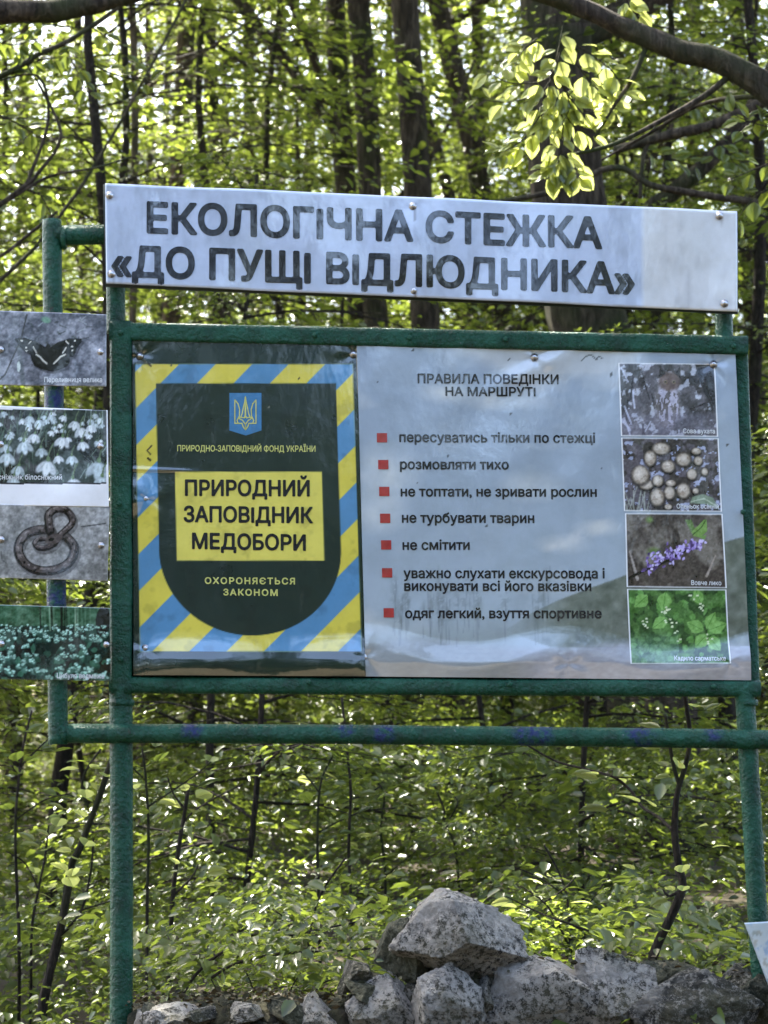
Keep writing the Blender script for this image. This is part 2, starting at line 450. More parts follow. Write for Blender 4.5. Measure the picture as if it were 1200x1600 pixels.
for ri, (Y, n) in enumerate(rows):
    hw = half(Y) + 1.3
    for k in range(n):
        x = -hw + 2 * hw * (k + 0.5 + random.uniform(-0.3, 0.3)) / n
        if ri == 0: kind = random.choice([3, 4, 4])
        elif ri < 3: kind = random.choice([3, 3, 4, 1])
        else: kind = random.choice([0, 1, 2, 2, 3])
        px_ = 600 + (x - CAM.x) / PX(Y)
        if 5 < Y < 24 and 370 < px_ < 850: kind = random.choice([3, 3, 1])
        if Y < 7 and 740 < px_ < 1020: kind = 4
        place_young(x, Y + random.uniform(-0.8, 0.8), kind, random.uniform(0.85, 1.2))

for (px_, D, k) in ((110, 12, 2), (300, 15, 2), (20, 16, 2), (210, 19, 2), (1060, 14, 2), (1170, 16, 2), (1000, 19, 2), (1110, 23, 2), (340, 24, 2), (60, 24, 2), (900, 22, 2), (450, 19, 2), (560, 22, 2), (680, 20, 2), (780, 23, 2), (620, 27, 2), (480, 28, 2), (720, 29, 2), (840, 26, 2),
                    (260, 22, 2), (150, 27, 2), (1020, 26, 2), (1180, 20, 2), (400, 16, 2), (1090, 30, 2), (950, 17, 2), (10, 28, 2), (1150, 12, 2), (200, 13.5, 2)):
    q = P(px_, 700, D - 5.8); place_young(q.x, q.y, k, random.uniform(1.0, 1.15))

# ------------------------------------------------------------------ the tall trees: x at photo rows 0 and 500, width, distance
CAN = [canopy_mesh(41, 3.4, 7.5, 36, 80, 0.11), canopy_mesh(42, 4.0, 8.5, 42, 80, 0.11), canopy_mesh(43, 3.0, 7.0, 32, 80, 0.11)]
def tall_tree(x0, x5, wpx, D, label, group=None, mat=None, foot=9.5, H=15, extra=None, ck=None, crown=True):
    Y = D - 5.8
    a = P(x0, 0, Y); b = P(x5, 500, Y)
    sl = (a.x - b.x) / (a.z - b.z)
    at = lambda z: Vector((b.x + sl * (z - b.z), Y, z))
    gx = at(0).x; gz = height(gx, Y) - 0.3
    base = Vector((at(gz).x, Y, gz))
    t = empty('tree', (base.x, Y, gz + 0.3)); tag(t, label, 'tree', group)
    r = wpx * PX(Y) / 2; g = Geo()
    sd_ = random.uniform(0, 50)
    wob = r * 1.3 + 0.05
    pts = []
    for k in range(9):
        z = gz + (H - gz) * k / 8; p = at(z) if z < 8 else at(8) + Vector((sl * 0.4 * (z - 8), 0, z - 8))
        pts.append(p + Vector((noise.noise(Vector((sd_, z * 0.5, 0))) * wob, noise.noise(Vector((sd_, z * 0.5, 7))) * wob, 0)))
    tube(g, pts, [r * 1.35, r * 1.04, r, r * 0.93, r * 0.85, r * 0.6, r * 0.25], 40, 14 if wpx > 30 else 9, jit=0.14, seed=sd_)
    lr = random.Random(int(x0 * 7 + D))
    for q_ in range(0 if D > 26 else 5):                       # side limbs, some forking steeply
        z = lr.uniform(2.5, 9.5); p = at(z) if z < 8 else at(8); sg = lr.choice((-1, 1)); L = lr.uniform(0.9, 2.6); up_ = lr.uniform(0.35, 1.6)
        mid_ = p + Vector((sg * L * 0.5, lr.uniform(-.3, .3), L * up_ * 0.35)); end_ = p + Vector((sg * L * lr.uniform(0.7, 1.0), lr.uniform(-.6, .6), L * up_))
        if abs(p.z - z) < 0.01: tube(g, [p, mid_, end_], [r * lr.uniform(0.28, 0.5), r * 0.12], 10, 6, jit=0.25, seed=q_)
    for path, wb in (extra or []):
        tube(g, [P(px, py, Y + dy) for px, py, dy in path], [wb * PX(Y) / 2, wb * PX(Y) / 2 * 0.75], 14, 8, jit=0.15, seed=sd_ + 3)
    link('trunk', g.mesh('trunk', mat or M_BARK), t)
    k = random.randrange(3) if ck is None else ck
    if not crown: return t
    top = at(foot) if foot < 8 else at(8) + Vector((sl * 0.4 * (foot - 8), 0, foot - 8))
    rz = random.random() * 6.28; s = random.uniform(0.85, 1.15)
    for nm, me in (('branches', CAN[k][0]), ('crown', CAN[k][1])):
        o = bpy.data.objects.new(nm, me); COL.objects.link(o); o.parent = t
        o.location = top - Vector(t.location); o.rotation_euler = (0, 0, rz); o.scale = (s, s, s)
    return t
GT = 'slim trunks in the wood behind the title board'
tall_tree(872, 925, 118, 12, 'thickest dark trunk rising behind the sunlit leaf spray and the title board', mat=M_BARK, foot=8.5, ck=1)
tall_tree(562, 592, 38, 15, 'dark trunk meeting the title board above its first line, beside a broader trunk', mat=M_BARK)
tall_tree(630, 662, 44, 14, 'broad dark trunk seen in the gap below the middle rivet of the title board', mat=M_BARK)
tall_tree(690, 790, 34, 17, 'dark trunk leaning over, its foot ending in the gap above the rules board', mat=M_BARK)
tall_tree(612, 745, 20, 19, 'thin trunk leaning steeply across the straighter trunks above the title board', mat=M_BARK)
tall_tree(742, 760, 21, 20, 'thin straight trunk close beside the leaning one above the rules board', GT, M_BARK)
tall_tree(537, 548, 34, 16, 'forked dark trunk with two slanting limbs above the title board', mat=M_BARK,
          extra=[([(325, -60, 0.2), (420, 60, 0.1), (475, 135, 0), (545, 232, 0)], 20), ([(440, -40, -0.3), (490, 90, -0.2), (510, 140, 0), (543, 205, 0)], 17),
                 ([(470, 150, -0.1), (505, 178, 0), (545, 250, 0)], 15)])
tall_tree(330, 348, 26, 20, 'straight dark trunk above the first letters of the title board', GT)
tall_tree(392, 401, 22, 22, 'slim trunk above the title board, between two others of the same size', GT)
tall_tree(432, 436, 16, 24, 'slim trunk above the title board, between two others of the same size', GT)
tall_tree(486, 476, 18, 23, 'slim trunk above the title board, between two others of the same size', GT)
tall_tree(300, 267, 30, 18, 'brown trunk in the gap just above the emblem board', mat=M_BARK_BROWN)
tall_tree(228, 241, 13, 24, 'thin dark trunk beside the brown one above the emblem board', mat=M_BARK)
tall_tree(206, 211, 12, 14, 'pale thin trunk in the gap beside the post top under the title board', mat=M_BARK_PALE, foot=9)
tall_tree(296, 305, 10, 26, 'slim trunk above the title board, between two others of the same size', GT)
tall_tree(850, 856, 20, 22, 'slim trunk above the title board, between two others of the same size', GT)
tall_tree(1150, 1173, 26, 18, 'dark trunk against a bright sky gap past the end of the title board')
tall_tree(35, 26, 18, 20, 'trunk beside the butterfly sign, half hidden by leaves')
tall_tree(120, 128, 15, 23, 'thin trunk showing through the opening of the green side pipe')
tall_tree(1002, 1015, 16, 24, 'thin trunk behind the overhanging bough above the end of the title board')
tall_tree(1088, 1080, 18, 21, 'slim trunk rising behind the upper corner of the title board')
tall_tree(700, 722, 22, 27, 'slim trunk above the title board, between two others of the same size', GT, M_BARK_PALE)
for k in range(13):                                        # farther trunks
    D = random.uniform(27, 44); x = random.uniform(250, 1100)
    tall_tree(x, x + random.uniform(-35, 35), random.uniform(10, 18), D, 'very slim far trunk among others in the depth of the wood', 'far slim trunks in the depth of the wood', foot=9, crown=(k % 3 == 0))
for px_, D in ((-330, 10), (-700, 12.5), (-1100, 11), (-420, 15), (-900, 16), (-260, 18)):   # added out of view so their crowns shade the clearing's edge
    tall_tree(px_, px_ + 10, 30, D, 'added unseen tree whose crown shades the clearing', 'tall trees around the clearing', foot=7.6, ck=0)
for k in range(8):                                         # neighbours just outside the frame on either side
    D = random.uniform(9, 24); sx = (-1 if k % 2 else 1)
    x = 600 + sx * (600 + random.uniform(150, 1500))
    tall_tree(x, x + random.uniform(-20, 20), random.uniform(20, 45), D, 'added unseen tree whose crown shades the clearing', 'tall trees around the clearing', foot=7 if D < 14 else 8)

# a far leafy mass that closes the view, with gaps where the sky shows
def far_wood(name, Y0, Y1, n, size, zlo, zhi, seed, xspread, dens=0.0):
    r = np.random.default_rng(seed)
    Y = r.uniform(Y0, Y1, n); X = r.uniform(-1, 1, n) * xspread
    Z = zlo + (zhi - zlo) * r.random(n)
    keep = np.array([noise.noise(Vector((X[i] * 0.55, Z[i] * 0.55, Y[i] * 0.12))) + 0.5 * noise.noise(Vector((X[i] * 1.9, Z[i] * 1.9, Y[i] * 0.3))) > dens for i in range(n)])
    X, Y, Z = X[keep], Y[keep], Z[keep]; m = len(X)
    d = r.normal(0, 1, (m, 3)); d[:, 2] *= 0.4
    nr = np.stack([r.normal(0, 0.5, m), r.normal(0, 0.5, m), np.ones(m)], 1)
    me = leaf_mesh(name, [leaves(np.stack([X, Y, Z], 1), d, nr, size * (0.6 + 0.8 * r.random(m)), np.clip(r.normal(0.55, 0.22, m), 0, 1), asp=0.36)], M_LEAF_TOP)
    o = link(name, me); return o
o = far_wood('far_foliage', 32, 54, 150000, 0.14, 1.5, 20, 3, 19, -0.01)
tag(o, 'mass of distant sunlit forest leaves closing the view', 'foliage', kind='stuff')

# low leafy growth on the forest floor
r_ = np.random.default_rng(77)
parts = []
for k in range(720):
    Y = 0.5 + 26 * r_.random() ** 1.45
    X = r_.uniform(-1, 1) * (half(Y) + 0.9)
    L = r_.uniform(0.3, 0.75)
    ls = r_.choice([0.026, 0.034, 0.042, 0.054]); nl = int(74 * (0.036 / ls) ** 1.5)
    for q in range(3):
        parts.append(spray_leaves((X, Y, height(X, Y) + r_.uniform(0.05, 0.75 if Y > 2 else 0.35)), r_.random() * 6.28, r_.uniform(0.1, 0.6), L, nl, ls, None, 0.3, 0.5, r_))
o = link('undergrowth', leaf_mesh('undergrowth', parts, M_LEAF)); tag(o, 'low leafy growth covering the forest floor behind the stone wall', 'undergrowth', kind='stuff')

# unseen foliage added behind the photographer to cut light and shape the boards' reflections
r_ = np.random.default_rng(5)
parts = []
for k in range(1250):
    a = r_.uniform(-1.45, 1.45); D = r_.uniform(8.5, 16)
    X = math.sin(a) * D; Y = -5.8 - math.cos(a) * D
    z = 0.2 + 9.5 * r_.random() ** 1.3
    if -3.2 < X < 3.4 and z > (6.9 if X < 0.3 else 5.6): continue                        # opening cut so bright sky reflects in the boards
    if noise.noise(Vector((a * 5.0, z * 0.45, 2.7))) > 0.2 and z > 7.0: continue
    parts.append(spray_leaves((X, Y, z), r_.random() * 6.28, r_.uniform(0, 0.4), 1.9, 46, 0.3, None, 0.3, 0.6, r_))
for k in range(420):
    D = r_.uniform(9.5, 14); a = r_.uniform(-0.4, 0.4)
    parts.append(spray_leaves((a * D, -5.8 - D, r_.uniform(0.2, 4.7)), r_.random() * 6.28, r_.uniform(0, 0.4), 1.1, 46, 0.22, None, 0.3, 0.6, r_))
for k in range(900):                                               # finer boughs added in the opening, parted to streak the reflections
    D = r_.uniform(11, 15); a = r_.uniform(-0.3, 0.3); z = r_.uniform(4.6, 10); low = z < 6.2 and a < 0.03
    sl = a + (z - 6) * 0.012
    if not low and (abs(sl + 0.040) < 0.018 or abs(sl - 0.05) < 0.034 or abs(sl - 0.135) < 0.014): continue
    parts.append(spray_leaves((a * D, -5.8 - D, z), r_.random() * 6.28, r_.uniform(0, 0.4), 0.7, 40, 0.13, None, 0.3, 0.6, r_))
o = link('unseen_woodland', leaf_mesh('unseen_woodland', parts, M_LEAF_SHADED)); tag(o, 'unseen foliage added behind the camera, shaping the reflections in the glossy boards', 'foliage', kind='stuff')

# ------------------------------------------------------------------ sheets, prints and lettering
class Sheet:
    """grid over a photo-pixel quad, painted in numpy, bent by disp(px, py) metres towards the viewer"""
    def __init__(s, quad, step, Y, disp=None, off=0.0):
        (s.tl, s.tr, s.br, s.bl) = [np.array(q, float) for q in quad]
        wd = np.linalg.norm(s.tr - s.tl); hg = np.linalg.norm(s.bl - s.tl)
        s.nx = max(2, int(wd / step)); s.ny = max(2, int(hg / step))
        u, v = np.meshgrid(np.linspace(0, 1, s.nx + 1), np.linspace(0, 1, s.ny + 1))
        s.u, s.v = u, v
        top = s.tl + (s.tr - s.tl) * u[..., None]; bot = s.bl + (s.br - s.bl) * u[..., None]
        p = top + (bot - top) * v[..., None]
        s.X, s.Yp = p[..., 0], p[..., 1]
        s.C = np.ones(s.X.shape + (3,)); s.step = step; s.Y = Y; s.disp = disp; s.off = off
    def noise(s, scale, octv=4, seed=0, ax=1.0, ay=1.0):
        r = np.random.default_rng(seed); out = np.zeros(s.X.shape); amp = 1; tot = 0
        for o in range(octv):
            sc = scale / 2 ** o
            gx = (s.X - s.X.min()) / sc * ax; gy = (s.Yp - s.Yp.min()) / sc * ay
            gw = int(gx.max()) + 3; gh = int(gy.max()) + 3
            G = r.random((gh, gw)); ix = gx.astype(int); iy = gy.astype(int); fx = gx - ix; fy = gy - iy
            fx = fx * fx * (3 - 2 * fx); fy = fy * fy * (3 - 2 * fy)
            val = (G[iy, ix] * (1 - fx) + G[iy, ix + 1] * fx) * (1 - fy) + (G[iy + 1, ix] * (1 - fx) + G[iy + 1, ix + 1] * fx) * fy
            out += val * amp; tot += amp; amp *= 0.55
        return out / tot
    def put(s, mask, col):
        m = np.clip(mask, 0, 1)[..., None] if mask.dtype != bool else mask[..., None].astype(float)
        s.C = s.C * (1 - m) + np.asarray(col) * m
    def poly(s, pts):
        n = len(pts); acc = np.zeros(s.X.shape); e = s.step * 0.3
        for ox, oy in ((-e, -e), (e, -e), (-e, e), (e, e)):
            X, Y = s.X + ox, s.Yp + oy; ins = np.zeros(X.shape, bool)
            for i in range(n):
                x1, y1 = pts[i]; x2, y2 = pts[(i + 1) % n]
                ins ^= ((y1 > Y) != (y2 > Y)) & (X < (x2 - x1) * (Y - y1) / ((y2 - y1) + 1e-9) + x1)
            acc += ins / 4
        return acc
    def ell(s, cx, cy, rx, ry, rot=0, soft=0.15):
        c, n = math.cos(rot), math.sin(rot); dx = s.X - cx; dy = s.Yp - cy
        d = np.sqrt(((dx * c + dy * n) / rx) ** 2 + ((-dx * n + dy * c) / ry) ** 2)
        return np.clip((1 - d) / soft, 0, 1)
    def curve(s, pts, wd, wd2=None):
        C, _ = resample([(x, y, 0) for x, y in pts], [1, 1], len(pts) * 6)
        return s.stroke([(c.x, c.y) for c in C], wd, wd2)
    def stroke(s, pts, wd, wd2=None):
        best = np.zeros(s.X.shape); n = len(pts) - 1
        for i in range(n):
            a = np.array(pts[i], float); b = np.array(pts[i + 1], float); ab = b - a
            t = np.clip(((s.X - a[0]) * ab[0] + (s.Yp - a[1]) * ab[1]) / (ab @ ab + 1e-9), 0, 1)
            d = np.hypot(s.X - a[0] - ab[0] * t, s.Yp - a[1] - ab[1] * t)
            ww = wd if wd2 is None else wd + (wd2 - wd) * (i + t) / n
            best = np.maximum(best, np.clip((ww / 2 - d) / 0.8 + 0.5, 0, 1))
        return best
    def build(s, name, parent, mat, thick=0.0):
        V = Pn(s.X, s.Yp, s.Y)
        d = s.off + (s.disp(s.X, s.Yp) if s.disp else 0)
        V[..., 1] -= d
        nx, ny = s.nx + 1, s.ny + 1
        idx = np.arange(nx * ny).reshape(ny, nx)
        Q = np.stack([idx[1:, :-1], idx[1:, 1:], idx[:-1, 1:], idx[:-1, :-1]], -1).reshape(-1, 4)
        V = V.reshape(-1, 3); col = s.C.reshape(-1, 3)
        if thick:                                             # rim and back so that the sheet has real thickness
            rim = np.concatenate([idx[0, :], idx[1:, -1], idx[-1, -2::-1], idx[-2:0:-1, 0]])
            B = V[rim].copy(); B[:, 1] += thick; k0 = len(V); m = len(rim)
            V = np.concatenate([V, B]); col = np.concatenate([col, np.full((m, 3), 0.25)])
            j = np.arange(m); j2 = (j + 1) % m
            Q = np.concatenate([Q, np.stack([rim[j], rim[j2], k0 + j2, k0 + j], -1)])
            w_ = len(idx[0]); 
        me = mesh_np(name, V, Q, smooth=not thick, mat=mat)
        lin = np.where(col <= 0.04045, col / 12.92, ((np.clip(col, 0, 1) + 0.055) / 1.055) ** 2.4)
        at = me.attributes.new('print', 'FLOAT_COLOR', 'POINT')
        at.data.foreach_set('color', np.concatenate([lin, np.ones((len(lin), 1))], 1).astype(np.float32).reshape(-1))
        if thick: me.polygons.foreach_set('use_smooth', np.arange(len(me.polygons)) < (nx - 1) * (ny - 1))
        return link(name, me, parent)

def fbend(disp, px, py): return disp(px, py) if disp else 0 * px

def glyph_clusters(body, spacing):
    """contours of a line of text, grouped by letter: list of lists of (n,2) closed polylines in em units"""
    c = bpy.data.curves.new('t', 'FONT'); c.body = body; c.space_character = spacing
    o = bpy.data.objects.new('t', c); COL.objects.link(o)
    dg = bpy.context.evaluated_depsgraph_get(); cu = o.evaluated_get(dg).to_curve(dg)
    cont = []
    for sp in cu.splines:
        if sp.type == 'BEZIER':
            bp = sp.bezier_points; out = []
            for k in range(len(bp)):
                a, b = bp[k], bp[(k + 1) % len(bp)]
                p0, p1, p2, p3 = (np.array(v[:2]) for v in (a.co, a.handle_right, b.handle_left, b.co))
                straight = np.linalg.norm(np.cross(p1 - p0, p3 - p0)) < 1e-5 and np.linalg.norm(np.cross(p2 - p0, p3 - p0)) < 1e-5
                for t in ((0,) if straight else (0, 0.2, 0.4, 0.6, 0.8)):
                    out.append((1 - t) ** 3 * p0 + 3 * (1 - t) ** 2 * t * p1 + 3 * (1 - t) * t * t * p2 + t ** 3 * p3)
            cont.append(np.array(out))
        else:
            cont.append(np.array([p.co[:2] for p in sp.points]))
    o.to_curve_clear() if hasattr(o, 'to_curve_clear') else None
    bpy.data.objects.remove(o); bpy.data.curves.remove(c)
    cont.sort(key=lambda q: q[:, 0].min()); cl = []; right = -9
    for q in cont:
        if not cl or q[:, 0].min() > right - 0.005: cl.append([q]); right = q[:, 0].max()
        else: cl[-1].append(q); right = max(right, q[:, 0].max())
    return cl

def fill_letters(body, bold, cell, spacing):
    """letters as clean flat polygons: winding-number fill of the outlines, thickened by 'bold' em"""
    VV, TT = [], []; n0 = 0
    for cl in glyph_clusters(body, spacing):
        lo = np.min([q.min(0) for q in cl], 0) - bold - 2 * cell; hi = np.max([q.max(0) for q in cl], 0) + bold + 2 * cell
        xs_ = np.arange(lo[0], hi[0], cell); ys_ = np.arange(lo[1], hi[1], cell)
        X, Y = np.meshgrid(xs_, ys_); D = np.full(X.shape, 9.0); Wn = np.zeros(X.shape, int)
        for q in cl:
            for k in range(len(q)):
                a = q[k]; b = q[(k + 1) % len(q)]; ab = b - a; L2 = ab @ ab
                if L2 < 1e-12: continue
                t = np.clip(((X - a[0]) * ab[0] + (Y - a[1]) * ab[1]) / L2, 0, 1)
                D = np.minimum(D, np.hypot(X - a[0] - ab[0] * t, Y - a[1] - ab[1] * t))
                side = (b[0] - a[0]) * (Y - a[1]) - (X - a[0]) * (b[1] - a[1])
                Wn += ((a[1] <= Y) & (b[1] > Y) & (side > 0)).astype(int) - ((a[1] > Y) & (b[1] <= Y) & (side < 0)).astype(int)
        Fd = np.where(Wn != 0, D, -D) + bold
        ins = Fd > 0; c4 = ins[:-1, :-1].astype(int) + ins[:-1, 1:] + ins[1:, 1:] + ins[1:, :-1]
        for r in range(c4.shape[0]):
            full = np.concatenate([[0], (c4[r] == 4).astype(int), [0]]); dlt = np.diff(full)
            for a, b in zip(np.where(dlt == 1)[0], np.where(dlt == -1)[0]):
                VV += [(xs_[a], ys_[r]), (xs_[b], ys_[r]), (xs_[b], ys_[r + 1]), (xs_[a], ys_[r + 1])]
                TT += [(n0, n0 + 1, n0 + 2), (n0, n0 + 2, n0 + 3)]; n0 += 4
            for k in np.where((c4[r] > 0) & (c4[r] < 4))[0]:
                cs = [(xs_[k], ys_[r], Fd[r, k]), (xs_[k + 1], ys_[r], Fd[r, k + 1]), (xs_[k + 1], ys_[r + 1], Fd[r + 1, k + 1]), (xs_[k], ys_[r + 1], Fd[r + 1, k])]
                pg = []
                for m_ in range(4):
                    p, q2 = cs[m_], cs[(m_ + 1) % 4]
                    if p[2] > 0: pg.append(p[:2])
                    if (p[2] > 0) != (q2[2] > 0):
                        t = p[2] / (p[2] - q2[2]); pg.append((p[0] + (q2[0] - p[0]) * t, p[1] + (q2[1] - p[1]) * t))
                VV += pg; TT += [(n0, n0 + m_, n0 + m_ + 1) for m_ in range(1, len(pg) - 1)]; n0 += len(pg)
    return np.array(VV), TT

def text(parent, s, x0, y0, x1, y1, em, Y, disp, mat, off=0.0010, bold=0.018, name='lettering', spacing=1.0):
    """flat printed line of text: baseline from (x0,y0) to (x1,y1) in photo pixels, em in photo pixels"""
    cell = 0.03 if em > 15 else 0.045
    co, T = fill_letters(s.replace('І', 'I'), bold, cell, spacing)
    a = (co[:, 0] - co[:, 0].min()) / (co[:, 0].max() - co[:, 0].min())
    lean = (x0 - 200) / 950 * 0.03
    px = x0 + (x1 - x0) * a - lean * co[:, 1] * em
    py = y0 + (y1 - y0) * a - co[:, 1] * em
    V = Pn(px, py, Y); V[:, 1] -= off + fbend(disp, px, py)
    return link(name, mesh_np(name, V, None, T, mat=mat), parent)

def ribbon(g, pts, wd, Y, disp, off):
    for i in range(len(pts) - 1):
        a = np.array(pts[i], float); b = np.array(pts[i + 1], float); d = (b - a) / (np.linalg.norm(b - a) + 1e-9)
        nrm = np.array([-d[1], d[0]]) * wd / 2; a = a - d * wd * 0.3; b = b + d * wd * 0.3
        q = np.array([a + nrm, b + nrm, b - nrm, a - nrm]); V = Pn(q[:, 0], q[:, 1], Y); V[:, 1] -= off + i * 2e-5 + fbend(disp, q[:, 0], q[:, 1])
        g.add(V, [(0, 1, 2, 3)])
def fpoly(parent, name, pts, Y, disp, off, mat):
    q = np.array(pts, float); V = Pn(q[:, 0], q[:, 1], Y); V[:, 1] -= off + fbend(disp, q[:, 0], q[:, 1])
    me = bpy.data.meshes.new(name); me.from_pydata([tuple(v) for v in V], [], [tuple(range(len(V)))]); me.update(); me.materials.append(mat)
    return link(name, me, parent)

# a dome-headed rivet on a washer
def rivet_mesh():
    prof = [(0.0105, 0.0), (0.0105, -0.0015), (0.0066, -0.002), (0.0064, -0.0042), (0.0048, -0.0062), (0.0024, -0.0072), (0.0, -0.0075)]
    V, Q, T = [], [], []; sg = 16
    for r, y in prof[:-1]:
        for j in range(sg): V.append((r * math.cos(j * 2 * math.pi / sg), y, r * math.sin(j * 2 * math.pi / sg)))
    for k in range(len(prof) - 2):
        for j in range(sg): Q.append((k * sg + j, k * sg + (j + 1) % sg, (k + 1) * sg + (j + 1) % sg, (k + 1) * sg + j))
    V.append((0, prof[-1][1], 0)); k = (len(prof) - 2) * sg
    for j in range(sg): T.append((k + j, k + (j + 1) % sg, len(V) - 1))
    return mesh_np('rivet', V, Q, T, smooth=True, mat=M_METAL)
RIVET = rivet_mesh()
def rivet(parent, px, py, Y, s=1.0):
    o = link('rivet', RIVET, parent); o.location = P(px, py, Y); o.scale = (s, s, s); return o

# ------------------------------------------------------------------ the pipe frame that carries the boards
YF = 0.0
stand = empty('sign_stand', P(189, 1600, YF)); stand.location.z = 0
tag(stand, 'green painted steel pipe stand with crossbar and side loop carrying all the boards', 'sign stand')
BLUE = [(600, 1143, 22), (830, 1143, 34), (1000, 1146, 24), (303, 1138, 18), (540, 1140, 14), (85, 620, 32), (88, 928, 32), (1110, 1146, 14)]
def pipe(name, path, rad, seg=20, n=40, square=2.0, depth=1.0, jit=0.03, parent=stand, Y=None):
    g = Geo(); tube(g, path, rad, n, seg, square, depth, True, jit, seed=len(name) * 3.3)
    me = g.mesh(name, M_GREEN)
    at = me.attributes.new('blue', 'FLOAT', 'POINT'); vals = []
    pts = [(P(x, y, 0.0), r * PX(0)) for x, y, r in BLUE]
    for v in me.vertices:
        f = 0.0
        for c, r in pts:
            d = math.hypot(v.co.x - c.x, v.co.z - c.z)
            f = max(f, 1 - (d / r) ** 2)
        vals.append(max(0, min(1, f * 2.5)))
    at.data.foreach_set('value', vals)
    return link(name, me, parent)
p0 = PX(0)
def dn(p, z): return Vector((p.x, p.y, z))
pl = [P(180, 300, YF), P(180, 500, YF), P(189, 540, YF), P(189, 1080, YF), P(189, 1600, YF)]
# upright pipes
a = P(189, 1070, YF); b = P(189.5, 1600, YF)
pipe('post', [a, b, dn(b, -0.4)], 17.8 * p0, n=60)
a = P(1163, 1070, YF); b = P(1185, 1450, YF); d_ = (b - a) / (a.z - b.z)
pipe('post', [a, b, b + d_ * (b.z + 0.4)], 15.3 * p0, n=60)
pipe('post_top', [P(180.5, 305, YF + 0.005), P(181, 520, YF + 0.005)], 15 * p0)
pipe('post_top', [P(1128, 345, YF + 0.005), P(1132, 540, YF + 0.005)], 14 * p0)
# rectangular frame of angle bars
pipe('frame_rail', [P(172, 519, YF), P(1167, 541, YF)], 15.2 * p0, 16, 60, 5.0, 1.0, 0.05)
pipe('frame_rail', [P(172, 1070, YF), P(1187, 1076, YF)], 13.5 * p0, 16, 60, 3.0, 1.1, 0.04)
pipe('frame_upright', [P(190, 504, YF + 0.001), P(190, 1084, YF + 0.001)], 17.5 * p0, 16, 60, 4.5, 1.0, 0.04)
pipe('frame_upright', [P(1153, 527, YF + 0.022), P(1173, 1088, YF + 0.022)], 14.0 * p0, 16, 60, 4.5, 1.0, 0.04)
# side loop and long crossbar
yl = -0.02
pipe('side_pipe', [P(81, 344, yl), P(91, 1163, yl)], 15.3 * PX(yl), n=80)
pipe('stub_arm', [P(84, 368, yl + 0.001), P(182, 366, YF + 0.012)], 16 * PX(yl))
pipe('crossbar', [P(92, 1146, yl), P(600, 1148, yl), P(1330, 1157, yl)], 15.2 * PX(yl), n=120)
# weld lumps and bolts on the frame
for (x, y, r) in ((190, 1098, 19), (189, 1128, 17.5), (1168, 1098, 16.5), (100, 372, 17), (101, 1147, 16.5)):
    g = Geo(); c = P(x, y, YF if x > 150 else yl)
    if y in (372, 1147): tube(g, [c - Vector((0.006, 0, 0)), c + Vector((0.006, 0, 0))], [r * p0 * 0.97, r * p0 * 1.03, r * p0 * 0.96], 4, 18, jit=0.12, seed=x)
    else: tube(g, [c - Vector((0, 0, 0.008)), c + Vector((0, 0, 0.008))], [r * p0 * 0.96, r * p0 * 1.02, r * p0 * 0.96], 4, 18, jit=0.12, seed=y)
    link('weld', g.mesh('weld', M_GREEN), stand)
boltg = Geo(); tube(boltg, [(0, 0.004, 0), (0, -0.008, 0)], 0.0075, 2, 6, ref=(0, 0, 1)); BOLT = boltg.mesh('bolt', M_GREEN, smooth=False)
for (x, y) in ((483, 1066), (797, 1069), (189, 520), (187, 787), (189, 1030), (492, 524), (790, 530), (1146, 541), (1161, 800), (1115, 1073), (640, 528)):
    o = link('bolt', BOLT, stand); o.location = P(x, y, -0.026)
g = Geo(); q = [P(200, 520, 0.012), P(1160, 540, 0.012), P(1172, 1068, 0.012), P(200, 1066, 0.012)]
V = [tuple(v) for v in q] + [tuple(v + Vector((0, 0.006, 0))) for v in q]
g.add(V, [(3, 2, 1, 0), (4, 5, 6, 7), (0, 1, 5, 4), (1, 2, 6, 5), (2, 3, 7, 6), (3, 0, 4, 7)])
link('backing_panel', g.mesh('backing_panel', M_BACK, False), stand)

# ------------------------------------------------------------------ title board
def gs(x, y, cx, cy, r): return np.exp(-((x - cx) ** 2 + (y - cy) ** 2) / (r * r))
def disp_title(x, y):
    t = (x - 164) / 988
    yy = (y - (285 + 45 * t)) / 157
    d = 0.0042 * np.sin(x / 62.0 + 0.9) * np.sin(yy * 2.6 + x / 190.0) + 0.0016 * np.sin(x / 27.0 + yy * 1.6)
    d = d + 0.0035 * gs(x, y, 455, 390, 60) + 0.0045 * gs(x, y, 650, 395, 70) - 0.003 * gs(x, y, 560, 360, 50) + 0.0035 * gs(x, y, 800, 420, 80)
    for cx, cy in ((171, 305), (174, 428), (645, 322), (647, 454), (1124, 337), (1132, 474)):
        d = d - 0.0022 * np.exp(-np.hypot(x - cx, y - cy) / 14)
    return d
YB = -0.050
title = empty('title_board', P(658, 465, YB)); tag(title, 'long pale board with the big title in black letters, topmost of the stand', 'sign')
s = Sheet([(164, 286), (1152, 330), (1152, 487), (166, 443)], 4.0, YB, disp_title)
s.C[:] = (0.75, 0.80, 0.88)
s.put(s.poly([(1003, 300), (1160, 325), (1160, 495), (1004, 485)]), (0.85, 0.86, 0.86))
s.C *= (1 - 0.10 * np.clip((s.noise(40, 5, 14, 1.6, 0.5) - 0.55) * 5, 0, 1))[..., None]
for cx, cy in ((645, 322), (647, 454), (1124, 337), (174, 428)): s.put(s.stroke([(cx + 2, cy + 4), (cx + 3, cy + 24)], 4, 1) * 0.55, (0.30, 0.26, 0.22))
s.build('face_sheet', title, M_PRINT, thick=0.006)
g = Geo(); q = [P(161, 288, YB + 0.012), P(1153, 333, YB + 0.012), P(1153, 490, YB + 0.012), P(164, 447, YB + 0.012)]
V = [tuple(v) for v in q] + [tuple(v + Vector((0, 0.012, 0))) for v in q]
